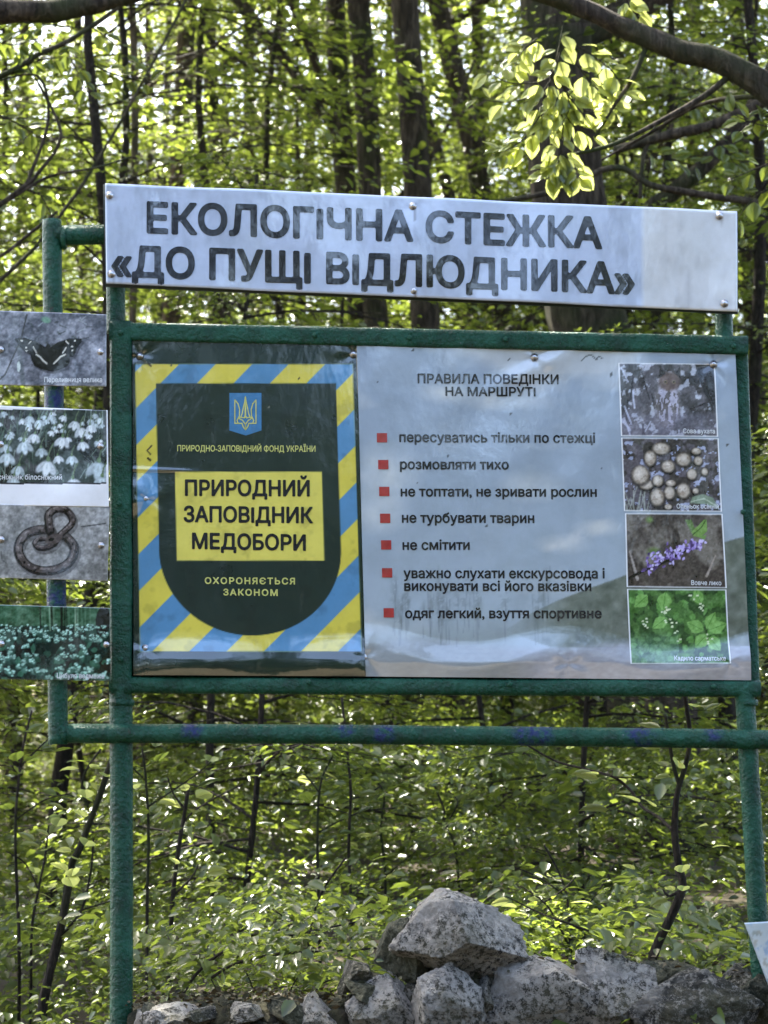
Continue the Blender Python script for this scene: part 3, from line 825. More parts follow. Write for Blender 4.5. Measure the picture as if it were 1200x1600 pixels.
g.add(V, [(3, 2, 1, 0), (4, 5, 6, 7), (0, 1, 5, 4), (1, 2, 6, 5), (2, 3, 7, 6), (3, 0, 4, 7)])
link('back_plate', g.mesh('back_plate', M_BACK, False), title)
text(title, 'ЕКОЛОГІЧНА СТЕЖКА', 229, 362.5, 941, 387.5, 64, YB, disp_title, M_BLACK, bold=0.034)
text(title, '«ДО ПУЩІ ВІДЛЮДНИКА»', 174, 430.5, 992, 458.5, 64, YB, disp_title, M_BLACK, bold=0.034)
for x, y in ((171, 305), (174, 428), (645, 322), (647, 454), (1124, 337), (1132, 474)): rivet(title, x, y, YB - 0.001)

# ------------------------------------------------------------------ emblem board
RL = ((218, 556), (552, 553), (228, 779), (227, 1013), (569, 1025))
def disp_emb(x, y):
    d = 0.0012 * np.sin(x / 70.0) * np.sin(y / 95.0)
    b = np.clip((y - 985) / 75, 0, 1)
    d = d + 0.024 * b * b * (3 - 2 * b) * (0.75 + 0.35 * np.sin(x / 38.0)) * np.clip(1 - (y - 1030) / 60, 0, 1)
    d = d + 0.0035 * np.exp(-((y - (733 + (x - 210) * 0.03)) / 2.5) ** 2) * np.clip((320 - x) / 90, 0, 1)
    d = d + 0.010 * gs(x, y, 213, 775, 26)
    for cx, cy in RL:
        r = np.hypot(x - cx, y - cy); th = np.arctan2(y - cy, x - cx)
        d = d - 0.004 * np.exp(-r / 13) + 0.0016 * np.exp(-r / 26) * np.cos(4 * th + cx) * np.clip(r / 12, 0, 1)
    return np.maximum(d, -0.006)
YP = -0.014
emb = empty('emblem_board', P(388, 1057, YP)); tag(emb, 'nature reserve board with dark shield in blue and yellow stripes', 'sign')
s = Sheet([(207, 532), (556.5, 539), (571, 1057), (209, 1055)], 1.6, YP, disp_emb)
s.C[:] = (0.10, 0.18, 0.145)
tl, tr, br, bl = [np.array(p, float) for p in ((211, 568), (551, 570), (565, 1017), (219, 1018))]
Vv = (s.Yp - 569) / 449.0; xl = 211 + 8 * Vv; xr = 551 + 14 * Vv
U = (s.X - xl) / (xr - xl) * 340; Vl = Vv * 449
aa = lambda d: np.clip(d / 1.4 + 0.5, 0, 1)
inside = np.minimum(np.minimum(aa(U), aa(340 - U)), np.minimum(aa(Vl), aa(449 - Vl)))
ph = ((U + Vl - 69) / 57.0) % 2.0                                   # 0..1 blue, 1..2 yellow
dd = np.minimum(ph, 2 - ph); dd = np.where(ph < 1, np.minimum(ph, 1 - ph), -np.minimum(ph - 1, 2 - ph)) * 57 * 0.707
dirt = 1 - 0.10 * np.clip((s.noise(30, 4, 3) - 0.6) * 9, 0, 1)
s.put(inside, (0.90, 0.84, 0.33)); s.put(inside * aa(dd), (0.36, 0.58, 0.74))
el = np.sqrt(((U - 172.5) / 140.5) ** 2 + (np.maximum(Vl - 290, 0) / 134) ** 2)
s.put(np.minimum(np.minimum(aa(U - 32), aa(313 - U)), np.minimum(aa(Vl - 30), aa((1 - el) * 137))), (0.13, 0.195, 0.17))
s.put(np.minimum(np.minimum(aa(U - 59), aa(287 - U)), np.minimum(aa(Vl - 168), aa(307 - Vl))), (0.92, 0.87, 0.40))
s.put(s.stroke([(237, 696), (230, 704), (235, 710)], 2.4), (0.25, 0.2, 0.12))
s.put(s.stroke([(231, 716), (235, 719)], 3.5), (0.2, 0.15, 0.1)); s.put(s.stroke([(231, 568), (236, 572)], 2.5), (0.2, 0.16, 0.1))
s.put(s.ell(268, 571, 1.8, 1.8), (0.3, 0.3, 0.2)); s.put(s.ell(467, 591, 1.2, 3, 0.4), (0.3, 0.25, 0.15)); s.put(s.ell(420, 636, 1.5, 1.5), (0.5, 0.5, 0.45))
s.C *= dirt[..., None]
s.build('printed_sheet', emb, M_PRINT)
text(emb, 'ПРИРОДНО-ЗАПОВІДНИЙ ФОНД УКРАЇНИ', 277, 705, 493, 706, 13, YP, disp_emb, M_YELLOW)
text(emb, 'ПРИРОДНИЙ', 289, 774, 484, 775, 33, YP, disp_emb, M_BLACK, bold=0.03)
text(emb, 'ЗАПОВІДНИК', 287, 815, 489, 817, 33, YP, disp_emb, M_BLACK, bold=0.03)
text(emb, 'МЕДОБОРИ', 300, 857, 478, 860, 33, YP, disp_emb, M_BLACK, bold=0.03)
text(emb, 'ОХОРОНЯЄТЬСЯ', 320, 912, 461, 913, 13.5, YP, disp_emb, M_YELLOW, bold=0.03, spacing=1.25)
text(emb, 'ЗАКОНОМ', 349, 930, 434, 931, 13.5, YP, disp_emb, M_YELLOW, bold=0.03, spacing=1.25)
e1 = fpoly(emb, 'coat_of_arms', [(358.5, 614), (358.5, 672.5), (384, 680.5), (408.5, 672.5), (408.5, 614)][::1], YP, disp_emb, 0.0008, M_BLUE)
g = Geo()
cx = 383.5
def mir(pts): return [(2 * cx - x, y) for x, y in pts]
tri = [[(367, 625), (367, 661.5), (378.5, 661.5)], [(367, 625), (372, 631), (374.5, 640), (374, 650), (372, 654)],
       [(372, 654), (376.5, 651.5), (378.5, 646), (380.5, 636), (382.4, 628), (383.5, 620)], [(372, 654), (370.5, 657), (372, 661)],
       [(374, 654), (379, 657), (383.5, 663), (383.5, 671)], [(378, 661.5), (380, 667), (383.5, 671.5)], [(376.5, 652), (382, 653), (383.5, 648)]]
for p in tri:
    ribbon(g, p, 1.7, YP, disp_emb, 0.0016); ribbon(g, mir(p), 1.7, YP, disp_emb, 0.0016)
ribbon(g, [(383.5, 622), (383.5, 652)], 2.6, YP, disp_emb, 0.00185)
link('trident', g.mesh('trident', M_YELLOW, False), e1)
for x, y in RL: rivet(emb, x, y, YP - 0.0005, 0.95)

# ------------------------------------------------------------------ rules board
RR = ((835, 558), (1115, 569), (570, 1027), (887, 1037), (1138, 1035))
def disp_rules(x, y):
    d = 0.0016 * np.sin(x / 85.0 + y / 130.0) * np.sin(y / 60.0 + 1) + 0.0008 * np.sin(x / 23.0 + y / 41.0)
    yb = 985 + 14 * np.cos((x - 730) / 160 * math.pi) + (x - 700) * 0.02
    b = np.clip((y - yb) / 50, 0, 1)
    d = d + 0.018 * b * b * (3 - 2 * b) * np.clip(1 - (y - 1035) / 45, 0, 1) * (0.8 + 0.3 * np.sin(x / 55.0))
    d = d + 0.006 * np.exp(-(((x - 835) * 0.5 + (y - 575)) / 16) ** 2) * gs(x, y, 850, 590, 70)
    for cx, cy in RR:
        r = np.hypot(x - cx, y - cy); th = np.arctan2(y - cy, x - cx)
        d = d - 0.0055 * np.exp(-r / 15) + 0.0020 * np.exp(-r / 30) * np.cos(4 * th + cx * 1.3) * np.clip(r / 12, 0, 1)
    return np.maximum(d, -0.006)
rules = empty('rules_board', P(870, 1060, YP)); tag(rules, 'wide sky-blue board listing rules beside red squares and four nature photographs', 'sign')
s = Sheet([(557.5, 539), (1149, 554), (1173, 1063), (571.5, 1057)], 2.2, YP, disp_rules)
f = np.clip((s.Yp - 540) / 480, 0, 1)[..., None]
s.C = np.array([0.61, 0.67, 0.73]) * (1 - f) + np.array([0.69, 0.745, 0.77]) * f
cl = s.noise(190, 5, 8, 0.7, 1.5)
s.put(np.clip((cl - 0.50) * 6, 0, 0.8), (0.80, 0.82, 0.82))
for (x, y, rx, ry) in ((905, 838, 40, 13), (940, 822, 28, 13), (870, 852, 30, 9), (1000, 810, 30, 14)): s.put(s.ell(x, y, rx, ry, -0.3, 0.9) * np.clip(s.noise(18, 4, int(x)) * 2.6 - 0.6, 0, 1), (0.84, 0.85, 0.84))
for (x, y, rx, ry) in ((700, 612, 60, 22), (770, 625, 70, 20), (600, 740, 70, 60), (590, 800, 60, 40), (880, 850, 50, 18), (935, 825, 45, 16), (830, 760, 60, 30)):
    s.put(s.ell(x, y, rx, ry, 0, 0.8) * (0.25 + 0.9 * s.noise(26, 4, int(x))), (0.84, 0.86, 0.85))
hill = s.poly([(790, 985), (830, 958), (872, 938), (908, 924), (944, 911), (985, 896), (1060, 868), (1132, 847), (1175, 835), (1175, 1010), (960, 1012), (860, 1012)])
hn = s.noise(14, 4, 5)
hill = hill * np.clip((s.X - 775) / 130, 0.0, 0.9); s.put(hill, (0.42, 0.45, 0.39)); s.C += ((hn - 0.5) * 0.34)[..., None] * hill[..., None]
lowb = np.clip((s.Yp - (1000 + 8 * np.sin(s.X / 60))) / 14, 0, 1); s.put(lowb * 0.9, (0.66, 0.66, 0.68))
s.C += ((s.noise(9, 3, 6, 1, 2.5) - 0.5) * 0.12)[..., None] * lowb[..., None]
s.put(np.clip((s.Yp - 960) / 40, 0, 1) * np.clip((840 - s.X) / 60, 0, 1) * 0.5, (0.56, 0.60, 0.58))
rr = random.Random(4)
for k in range(34):
    x = rr.uniform(612, 865); yb_ = rr.uniform(985, 1012); h = rr.uniform(50, 105)
    s.put(s.stroke([(x, yb_), (x + rr.uniform(-6, 6), yb_ - h)], 1.8, 1.0) * 0.22, (0.36, 0.39, 0.40))
    s.put(s.ell(x, yb_ - h * 0.7, rr.uniform(6, 12), h * 0.35, 0, 0.9) * (s.noise(7, 3, k) > 0.5) * 0.28, (0.42, 0.46, 0.45))
for (x, y, r) in ((590, 597, 1.6), (645, 547, 1.8), (795, 562, 1.5), (955, 585, 2.4), (700, 712, 1.6), (1136, 695, 1.8), (652, 755, 1.3), (798, 646, 1.5), (760, 822, 1.4), (940, 732, 1.4)):
    s.put(s.ell(x, y, r, r * 1.7, 0.6), (0.2, 0.2, 0.2))
s.put(s.stroke([(909, 563), (914, 558), (921, 554), (926, 556), (932, 562), (936, 556), (941, 560)], 1.8) * 0.85, (0.2, 0.22, 0.22))
s.build('printed_sheet', rules, M_PRINT)
TX = [('ПРАВИЛА ПОВЕДІНКИ', 652.5, 598.6, 873, 600, 20), ('НА МАРШРУТІ', 696, 618.4, 837, 619, 19),
      ('пересуватись тільки по стежці', 624, 690.5, 930, 692, 21), ('розмовляти тихо', 625, 733, 795, 733.5, 21),
      ('не топтати, не зривати рослин', 626, 775.5, 932.6, 776, 21), ('не турбувати тварин', 628, 816.5, 835, 817, 21),
      ('не смітити', 629, 859, 734, 859, 21), ('уважно слухати екскурсовода і', 630.6, 903, 945, 903.5, 21),
      ('виконувати всі його вказівки', 631.7, 923, 924, 923.5, 21), ('одяг легкий, взуття спортивне', 633, 965.6, 940, 966, 21)]
for t_, x0, y0, x1, y1, em in TX: text(rules, t_, x0, y0, x1, y1, em, YP, disp_rules, M_BLACK, bold=0.026)
for (x, y) in ((597, 684), (599, 726), (600.5, 768), (602, 810), (603.5, 851.5), (605, 895), (607.5, 957.5)):
    fpoly(rules, 'bullet_square', [(x - 8, y + 7.3), (x + 8, y + 7.3), (x + 7.8, y - 7.3), (x - 8.2, y - 7.3)], YP, disp_rules, 0.0012, M_RED)

def photo(parent, quad, Y, disp, paint, step=1.3, border=2.0, name='photo_print', off=0.001, white=True):
    q = np.array(quad, float); c = q.mean(0)
    big = c + (q - c) * (1 + border * 2 / np.linalg.norm(q[1] - q[0])) if border else q
    s = Sheet([tuple(p) for p in big], step, Y, disp, off); s.C[:] = (0.88, 0.90, 0.90)
    s2 = Sheet([tuple(p) for p in big], step, Y, disp, off); s2.C[:] = 0.5
    paint(s2)
    if border:
        m = s.poly([tuple(p) for p in q]); s.C = s2.C * m[..., None] + s.C * (1 - m[..., None])
    else: s.C = s2.C
    g1 = s.noise(5, 3, 201); g2 = s.noise(2.6, 2, 202); m_ = (s.C.mean(-1) < 0.86)
    s.C = np.clip((s.C - 0.38) * 1.22 + 0.38 + ((g1 - 0.5) * 0.20 + (g2 - 0.5) * 0.16)[..., None] * m_[..., None], 0, 1)
    return s.build(name, parent, M_PRINT)

def paint_owl(s):
    n = s.noise(26, 5, 31); n2 = s.noise(9, 4, 32)
    s.C[:] = (0.25, 0.235, 0.235); s.put(np.clip((n - 0.5) * 8, 0, 0.8), (0.42, 0.41, 0.43)); s.put(np.clip((n2 - 0.58) * 10, 0, 0.8), (0.76, 0.78, 0.82))
    rr = random.Random(3)
    for k in range(16):
        x = rr.uniform(968, 1020); y = rr.uniform(575, 670); s.put(s.stroke([(x, y), (x + rr.uniform(-12, 14), y + rr.uniform(14, 40))], rr.uniform(1.5, 3.2)) * 0.8, (0.76, 0.78, 0.84) if k % 2 else (0.16, 0.14, 0.16))
    s.put(s.poly([(1085, 565), (1125, 565), (1125, 640), (1112, 640), (1094, 600)]), (0.17, 0.15, 0.16))
    s.put(s.stroke([(1078, 640), (1122, 622)], 3), (0.2, 0.17, 0.18))
    s.put(s.ell(1043, 632, 23, 44, 0, 0.25), (0.42, 0.40, 0.40)); s.put(s.ell(1043, 632, 22, 42, 0, 0.3) * (s.noise(6, 3, 7, 1.5, 0.7) > 0.52), (0.68, 0.67, 0.72))
    s.put(s.ell(1046, 596, 20, 17, 0, 0.3), (0.42, 0.36, 0.34)); s.put(s.poly([(1027, 592), (1032, 572), (1040, 584)]), (0.2, 0.17, 0.17)); s.put(s.poly([(1054, 584), (1062, 573), (1064, 592)]), (0.2, 0.17, 0.17))
    s.put(s.ell(1040, 597, 3, 3), (0.50, 0.44, 0.34)); s.put(s.ell(1053, 597, 3, 3), (0.50, 0.44, 0.34)); s.put(s.ell(1040, 597, 1.7, 1.7), (0.05, 0.05, 0.05)); s.put(s.ell(1053, 597, 1.7, 1.7), (0.05, 0.05, 0.05))
    s.put(np.clip((s.Yp - 640) / 30, 0, 0.35), (0.62, 0.62, 0.70))
def paint_mush(s):
    n = s.noise(14, 4, 41); s.C[:] = (0.27, 0.25, 0.24); s.put(np.clip((n - 0.5) * 7, 0, 0.6), (0.46, 0.44, 0.48)); s.put((s.noise(8, 3, 43) > 0.66), (0.62, 0.64, 0.72))
    rr = random.Random(8)
    for k in range(14):
        x = rr.uniform(974, 1010); s.put(s.stroke([(x, 800), (x - rr.uniform(-14, 18), rr.uniform(752, 780))], 1.6) * 0.8, (0.62, 0.64, 0.60))
    for (x, y, rx, ry) in ((1033, 701, 16, 11), (1088, 705, 9, 6), (1016, 716, 11, 14), (1068, 718, 14, 12), (1044, 729, 12, 11), (1091, 720, 8, 8), (1101, 737, 6, 7), (1081, 741, 9, 10), (1010, 757, 14, 9), (1048, 755, 9, 6), (1001, 742, 16, 17), (1028, 751, 10, 10), (1046, 770, 10, 12), (1068, 767, 12, 14), (1027, 777, 13, 16), (1087, 767, 6, 5), (1044, 792, 7, 5)):
        s.put(s.ell(x, y + 1.5, rx + 1.5, ry + 1.8, 0, 0.3), (0.13, 0.11, 0.10)); s.put(s.ell(x, y, rx, ry, 0, 0.35), (0.68, 0.64, 0.58)); s.put(s.ell(x - rx * .1, y - ry * .2, rx * .75, ry * .7, 0, 0.9) * 0.85, (0.86, 0.83, 0.78))
        s.put(s.ell(x, y, rx, ry) * (s.noise(4, 2, int(x)) > 0.66) * 0.3, (0.4, 0.34, 0.28))
    s.put(s.poly([(1078, 786), (1082, 776), (1098, 772), (1114, 778), (1124, 796), (1104, 788)]), (0.50, 0.56, 0.48)); s.put(s.stroke([(1080, 784), (1100, 779), (1122, 792)], 1.6), (0.70, 0.74, 0.66))
def paint_daphne(s):
    n = s.noise(34, 4, 51); s.C[:] = (0.32, 0.29, 0.27); s.put(np.clip((n - 0.45) * 5, 0, 0.8), (0.52, 0.50, 0.46)); s.put(np.clip((s.noise(20, 3, 52, 1, 0.5) - 0.6) * 8, 0, 0.7), (0.20, 0.17, 0.16))
    s.put(s.ell(1022, 862, 14, 9, 0, 0.8), (0.42, 0.52, 0.30)); s.put(s.ell(1015, 812, 8, 7, 0, 0.8), (0.44, 0.54, 0.30))
    s.put(s.stroke([(1104, 900), (1118, 868)], 4, 2), (0.62, 0.58, 0.54)); s.put(s.stroke([(984, 862), (996, 905)], 3, 5), (0.60, 0.57, 0.54))
    s.put(s.stroke([(981, 904), (1012, 889), (1040, 878), (1060, 866), (1100, 845)], 4.5, 2.5), (0.12, 0.09, 0.10))
    rr = random.Random(2)
    for k in range(150):
        t = rr.random(); x = 1010 + 88 * t + rr.gauss(0, 3); y = 884 - 36 * t + rr.gauss(0, 7.5 - 3 * t)
        c = rr.choice([(0.60, 0.52, 0.76), (0.70, 0.64, 0.84), (0.46, 0.38, 0.60), (0.78, 0.74, 0.88), (0.34, 0.27, 0.44)])
        a = rr.uniform(0, 3.1); s.put(s.ell(x, y, rr.uniform(2, 4.5), rr.uniform(1.4, 2.6), a), c)
    for p, c in (([(1079, 830), (1086, 826), (1100, 812), (1104, 812), (1105, 830), (1094, 840), (1084, 838)], (0.50, 0.62, 0.36)), ([(1070, 812), (1080, 812), (1086, 826), (1080, 832)], (0.40, 0.50, 0.30)), ([(1092, 838), (1104, 836), (1100, 844)], (0.45, 0.58, 0.33))): s.put(s.poly(p), c)
    s.put(s.stroke([(1082, 836), (1096, 824), (1102, 814)], 1.5), (0.30, 0.40, 0.22))
def leaf_poly(x, y, L, w_, a):
    c, n = math.cos(a), math.sin(a)
    return [(x + c * t * L - n * k * w_, y + n * t * L + c * k * w_) for t, k in ((0, 0), (0.25, 0.8), (0.5, 1), (0.8, 0.5), (1, 0), (0.8, -0.5), (0.5, -1), (0.25, -0.8))]
def paint_green(s):
    n = s.noise(16, 4, 61); s.C[:] = (0.20, 0.32, 0.17); s.put(np.clip((n - 0.48) * 8, 0, 0.8), (0.35, 0.50, 0.27))
    rr = random.Random(12)
    for k in range(120):
        g_ = rr.uniform(0.75, 1.15); x = rr.uniform(980, 1130); y = rr.uniform(925, 1030)
        s.put(s.poly(leaf_poly(x, y, rr.uniform(8, 18), rr.uniform(3, 6), rr.uniform(0, 6.28))), (0.38 * g_, 0.54 * g_, 0.30 * g_))
    for x, y, L, w_, a in ((1012, 930, 28, 11, 2.4), (1040, 925, 30, 12, 1.7), (1042, 965, 28, 10, 2.5), (1100, 985, 30, 11, -2.7), (1104, 983, 30, 9, -1.1), (1106, 985, 32, 11, -0.35), (1104, 992, 27, 11, 2.3), (1108, 995, 28, 11, 0.9), (1095, 945, 28, 9, -1.9)):
        s.put(s.poly(leaf_poly(x, y, L, w_, a)), (0.50, 0.67, 0.38)); s.put(s.stroke([(x, y), (x + math.cos(a) * L * .9, y + math.sin(a) * L * .9)], 1), (0.34, 0.52, 0.25))
    for k in range(46):
        x, y = rr.choice([(1040, 955), (1048, 972), (1054, 990), (1010, 978), (1107, 998), (1098, 950), (1082, 930)]); s.put(s.ell(x + rr.gauss(0, 4), y + rr.gauss(0, 5), 2, 1.5), (0.82, 0.86, 0.72))
    s.put(np.clip((s.Yp - 985) / 40, 0, 0.35) * (s.X < 1060), (0.55, 0.68, 0.62))
QP = [((968, 568.5), (1115.5, 570), (1120, 681), (972, 680)), ((972.5, 685.5), (1121, 686.5), (1126, 798), (977, 797)),
      ((978.6, 803.4), (1127, 804.5), (1133.5, 917.4), (981, 915.7)), ((981.6, 921.7), (1133, 922.6), (1139, 1035.5), (986.6, 1036))]
for q, pf, lab in zip(QP, (paint_owl, paint_mush, paint_daphne, paint_green),
                      ('photograph of an owl among branches', 'photograph of a cluster of round mushrooms', 'photograph of a sprig with lilac flowers', 'photograph of bright green leaves with small white flowers')):
    o = photo(rules, q, YP, disp_rules, pf); o['label'] = lab
for t_, x0, x1, y in (('Сова вухата', 1067, 1117, 677), ('Опеньок осінній', 1057, 1123, 794.5), ('Вовче лико', 1080, 1127, 914), ('Кадило сарматське', 1053, 1133, 1032)):
    text(rules, t_, x0, y, x1, y + 0.5, 10, YP, disp_rules, M_WHITE, off=0.0022, bold=0.02, name='caption')
for x, y in RR: rivet(rules, x, y, YP - 0.0005, 0.95)

# ------------------------------------------------------------------ four small photo boards on the side pipe
YS = -0.053
def small_board(label, quad, paint, cap, rv, border=0, caps=1.0, seed=0, loc=None):
    t = empty('photo_board', P(85, quad[2][1], YS)); tag(t, label, 'sign', 'small photo boards on the side pipe')
    dsp = lambda x, y: 0.0018 * np.sin(x / 47.0 + seed) * np.sin(y / 40.0 + seed * 2) + 0.0007 * np.sin(x / 19.0 + y / 23.0)
    s = Sheet(quad, 1.3, YS, dsp); s.C[:] = 0.5; paint(s)
    if border:
        q = np.array(quad, float); c = q.mean(0); m = s.poly([tuple(c + (p - c) * np.array([1 - border * 2 / 195.0, 1 - border * 2 / 120.0])) for p in q])
        s.C = s.C * m[..., None] + 0.88 * (1 - m[..., None])
    g1 = s.noise(5, 3, 211); g2 = s.noise(2.6, 2, 212); m_ = (s.C.mean(-1) < 0.84)
    s.C = np.clip((s.C - 0.40) * 1.3 + 0.40 + ((g1 - 0.5) * 0.20 + (g2 - 0.5) * 0.16)[..., None] * m_[..., None], 0, 1); s.build('photo_print', t, M_PRINT, thick=0.004)
    if cap:
        txt, x0, x1, y = cap; text(t, txt, x0, y, x1, y + 0.6, 11, YS, dsp, M_WHITE, off=0.0012, bold=0.02, name='caption')
    for x, y in rv: rivet(t, x, y, YS - 0.001, 0.8)
    return t
def paint_butterfly(s):
    n = s.noise(30, 5, 71); s.C[:] = (0.46, 0.47, 0.50); s.C += ((n - 0.5) * 0.55)[..., None]; s.C += ((s.noise(5, 3, 72) - 0.5) * 0.30)[..., None]
    s.put(s.stroke([(42, 492), (33, 530), (8, 585), (-10, 602)], 2.5) * 0.8, (0.18, 0.18, 0.18)); s.put(s.stroke([(30, 545), (36, 600)], 7) * 0.5, (0.35, 0.38, 0.38))
    rr = random.Random(6)
    for k in range(40):
        x = rr.uniform(-20, 160); y = rr.uniform(490, 560); s.put(s.stroke([(x, y), (x + rr.uniform(-14, 14), y + rr.uniform(-6, 8))], rr.uniform(1, 2.5)) * 0.6, rr.choice([(0.22, 0.24, 0.23), (0.64, 0.67, 0.68), (0.26, 0.30, 0.27)]))
    s.put(s.ell(72, 500, 9, 6, 0.3, 0.4), (0.45, 0.58, 0.50)); s.put(s.ell(29, 573, 3, 9), (0.74, 0.78, 0.76))
    w_ = [(23, 529), (33, 528), (44, 529), (60, 535), (71, 543), (73, 539), (75, 536), (77, 539), (79, 543), (90, 535), (108, 529), (127, 528.6), (128, 533), (120, 544), (115, 557), (109, 557), (109, 566), (104, 573), (90, 578), (80, 580), (68, 578), (54, 572), (49, 562), (48, 554), (38, 549), (28, 538)]
    s.put(s.poly([(x + 3, y + 4) for x, y in w_]) * 0.5 + 0.0, (0.18, 0.18, 0.20)); s.put(s.poly(w_), (0.055, 0.05, 0.06))
    W = (0.80, 0.80, 0.76)
    for p, wd in (([(57, 554), (63, 558), (67, 563), (73, 568)], 2.6), ([(102, 554), (95, 557), (90, 562), (84, 568)], 2.6), ([(52, 542), (54, 546), (57, 551)], 2), ([(103, 543), (101, 547), (98, 551)], 2), ([(48, 534), (45, 537)], 1.8), ([(103, 533), (107, 537)], 1.8)): s.put(s.stroke(p, wd), W)
    for x, y in ((41, 543), (41.5, 548), (34, 532.5), (112.5, 541.5), (113, 547), (117, 532)): s.put(s.ell(x, y, 1.8, 1.5), W)
def paint_snowdrop(s):
    n = s.noise(20, 4, 81); s.C[:] = (0.25, 0.29, 0.27); s.put(np.clip((n - 0.5) * 6, 0, 0.7), (0.14, 0.15, 0.15)); s.put(np.clip((s.noise(40, 3, 82) - 0.62) * 8, 0, 0.5), (0.42, 0.40, 0.42))
    rr = random.Random(9)
    for k in range(110):
        x = rr.uniform(-25, 165); y = rr.uniform(650, 760); s.put(s.stroke([(x, y), (x + rr.uniform(-10, 10), y - rr.uniform(10, 30))], rr.uniform(0.9, 2)) * 0.7, rr.choice([(0.38, 0.46, 0.40), (0.52, 0.60, 0.54), (0.10, 0.11, 0.10), (0.62, 0.68, 0.64)]))
    def drop(x, y, z, tilt=0.0):
        W = rr.choice([(0.78, 0.83, 0.84), (0.84, 0.87, 0.88), (0.72, 0.77, 0.78)])
        s.put(s.stroke([(x + 6 * z, y - 20 * z), (x + 2 * z, y - 12 * z), (x, y - 4 * z)], 1.8 * z), (0.40, 0.46, 0.36))
        for a in (-0.62, 0.62, 0.0):
            aa = a + tilt; s.put(s.ell(x + math.sin(aa) * 10 * z, y + math.cos(aa) * 10 * z, 5.2 * z, 11 * z, -aa, 0.35), tuple(c * (0.86 if a else 1.0) for c in W)); s.put(s.ell(x + math.sin(aa) * 7 * z, y + math.cos(aa) * 7 * z, 1.2 * z, 5 * z, -aa, 0.8) * 0.35, (0.5, 0.55, 0.52))
        s.put(s.ell(x, y - 2 * z, 2.4 * z, 3.4 * z), (0.42, 0.50, 0.38))
    for k in range(44): drop(rr.uniform(-20, 160), rr.uniform(643, 690), rr.uniform(0.28, 0.6), rr.uniform(-.5, .5))
    for x, y, z in ((47, 650, .7), (80, 648, .6), (60, 656, .7), (140, 664, .7), (125, 668, 0.9), (118, 658, .8), (8, 694, .8), (37, 690, 1.1), (98, 683, 1.0), (12, 708, 1.1), (55, 678, 0.8), (30, 728, .9), (112, 712, 0.8), (75, 720, 1.35), (155, 722, 1.5), (114, 748, 1.2), (-12, 690, 1.0), (160, 745, 1.2), (128, 690, 0.8), (22, 745, 0.9), (90, 712, 0.7), (64, 700, 0.8)): drop(x, y, z, rr.uniform(-.25, .25))
    s.put((s.Yp > 756) & (s.Yp < 800), (0.86, 0.88, 0.90)); s.put((s.Yp > 754) & (s.Yp < 756.5), (0.2, 0.2, 0.22))
    s.put((s.Yp < 640), (0.86, 0.88, 0.9)); s.put(s.X > 166.5, (0.86, 0.88, 0.9))
def paint_snake(s):
    n = s.noise(34, 5, 91); s.C[:] = (0.55, 0.55, 0.54); s.C += ((n - 0.5) * 0.34)[..., None]; s.C += ((s.noise(6, 3, 92) - 0.5) * 0.22)[..., None]
    s.put(s.stroke([(127, 823), (165, 818)], 1.8), (0.25, 0.25, 0.25)); s.put(s.stroke([(2, 862), (3, 875), (10, 880)], 1.5), (0.35, 0.35, 0.35))
    def loop(cx, cy, rx, ry, a0, a1, n_=26): return [(cx + rx * math.cos(a0 + (a1 - a0) * k / n_), cy + ry * math.sin(a0 + (a1 - a0) * k / n_)) for k in range(n_ + 1)]
    big = [(60, 830)] + loop(72, 858, 42, 34, -1.9, -6.6, 40)[0:] ; up = loop(93, 810, 19, 14.5, 2.6, 7.4, 26)
    D = (0.13, 0.115, 0.12); Mi = (0.31, 0.28, 0.28)
    path1 = [(78, 828), (60, 828), (42, 834), (31, 847), (29, 862), (36, 877), (52, 889), (74, 892), (96, 887), (110, 876), (116, 860), (112, 848), (102, 838)]
    path2 = [(78, 830), (76, 818), (76, 804), (86, 796), (100, 796), (111, 806), (112, 818), (104, 827), (92, 838), (84, 850), (72, 856), (60, 856), (54, 849), (60, 843), (72, 842)]
    sn = s.noise(5, 3, 95); mo = s.noise(12, 3, 96)
    for p, a_, b_ in ((path1, 15, 15), (path2, 14, 7)):
        s.put(s.curve([(x + 2, y + 4) for x, y in p], a_ + 3, b_ + 2) * 0.45, (0.26, 0.25, 0.25)); s.put(s.curve(p, a_, b_), (0.17, 0.15, 0.155))
        s.put(s.curve([(x + 0.5, y - 1.5) for x, y in p], a_ * 0.62, b_ * 0.55) * (0.35 + 1.0 * mo), (0.40, 0.37, 0.36)); s.put(s.curve([(x, y - 3) for x, y in p], 2.2, 1.4) * (sn > 0.5) * 0.8, (0.56, 0.53, 0.52))
        for k, (x, y) in enumerate(p): s.put(s.ell(x + 2, y + 2, 3, 2.2, k) * 0.6, (0.10, 0.09, 0.09))
    s.put(s.ell(84, 842, 15, 8, -0.3), (0.36, 0.33, 0.32)); s.put(s.ell(80, 843, 5, 2.6, -0.2), (0.06, 0.05, 0.06)); s.put(s.stroke([(73, 890), (74, 900)], 3, 1.5), (0.3, 0.28, 0.28))
    s.C += ((sn - 0.5) * 0.16)[..., None]
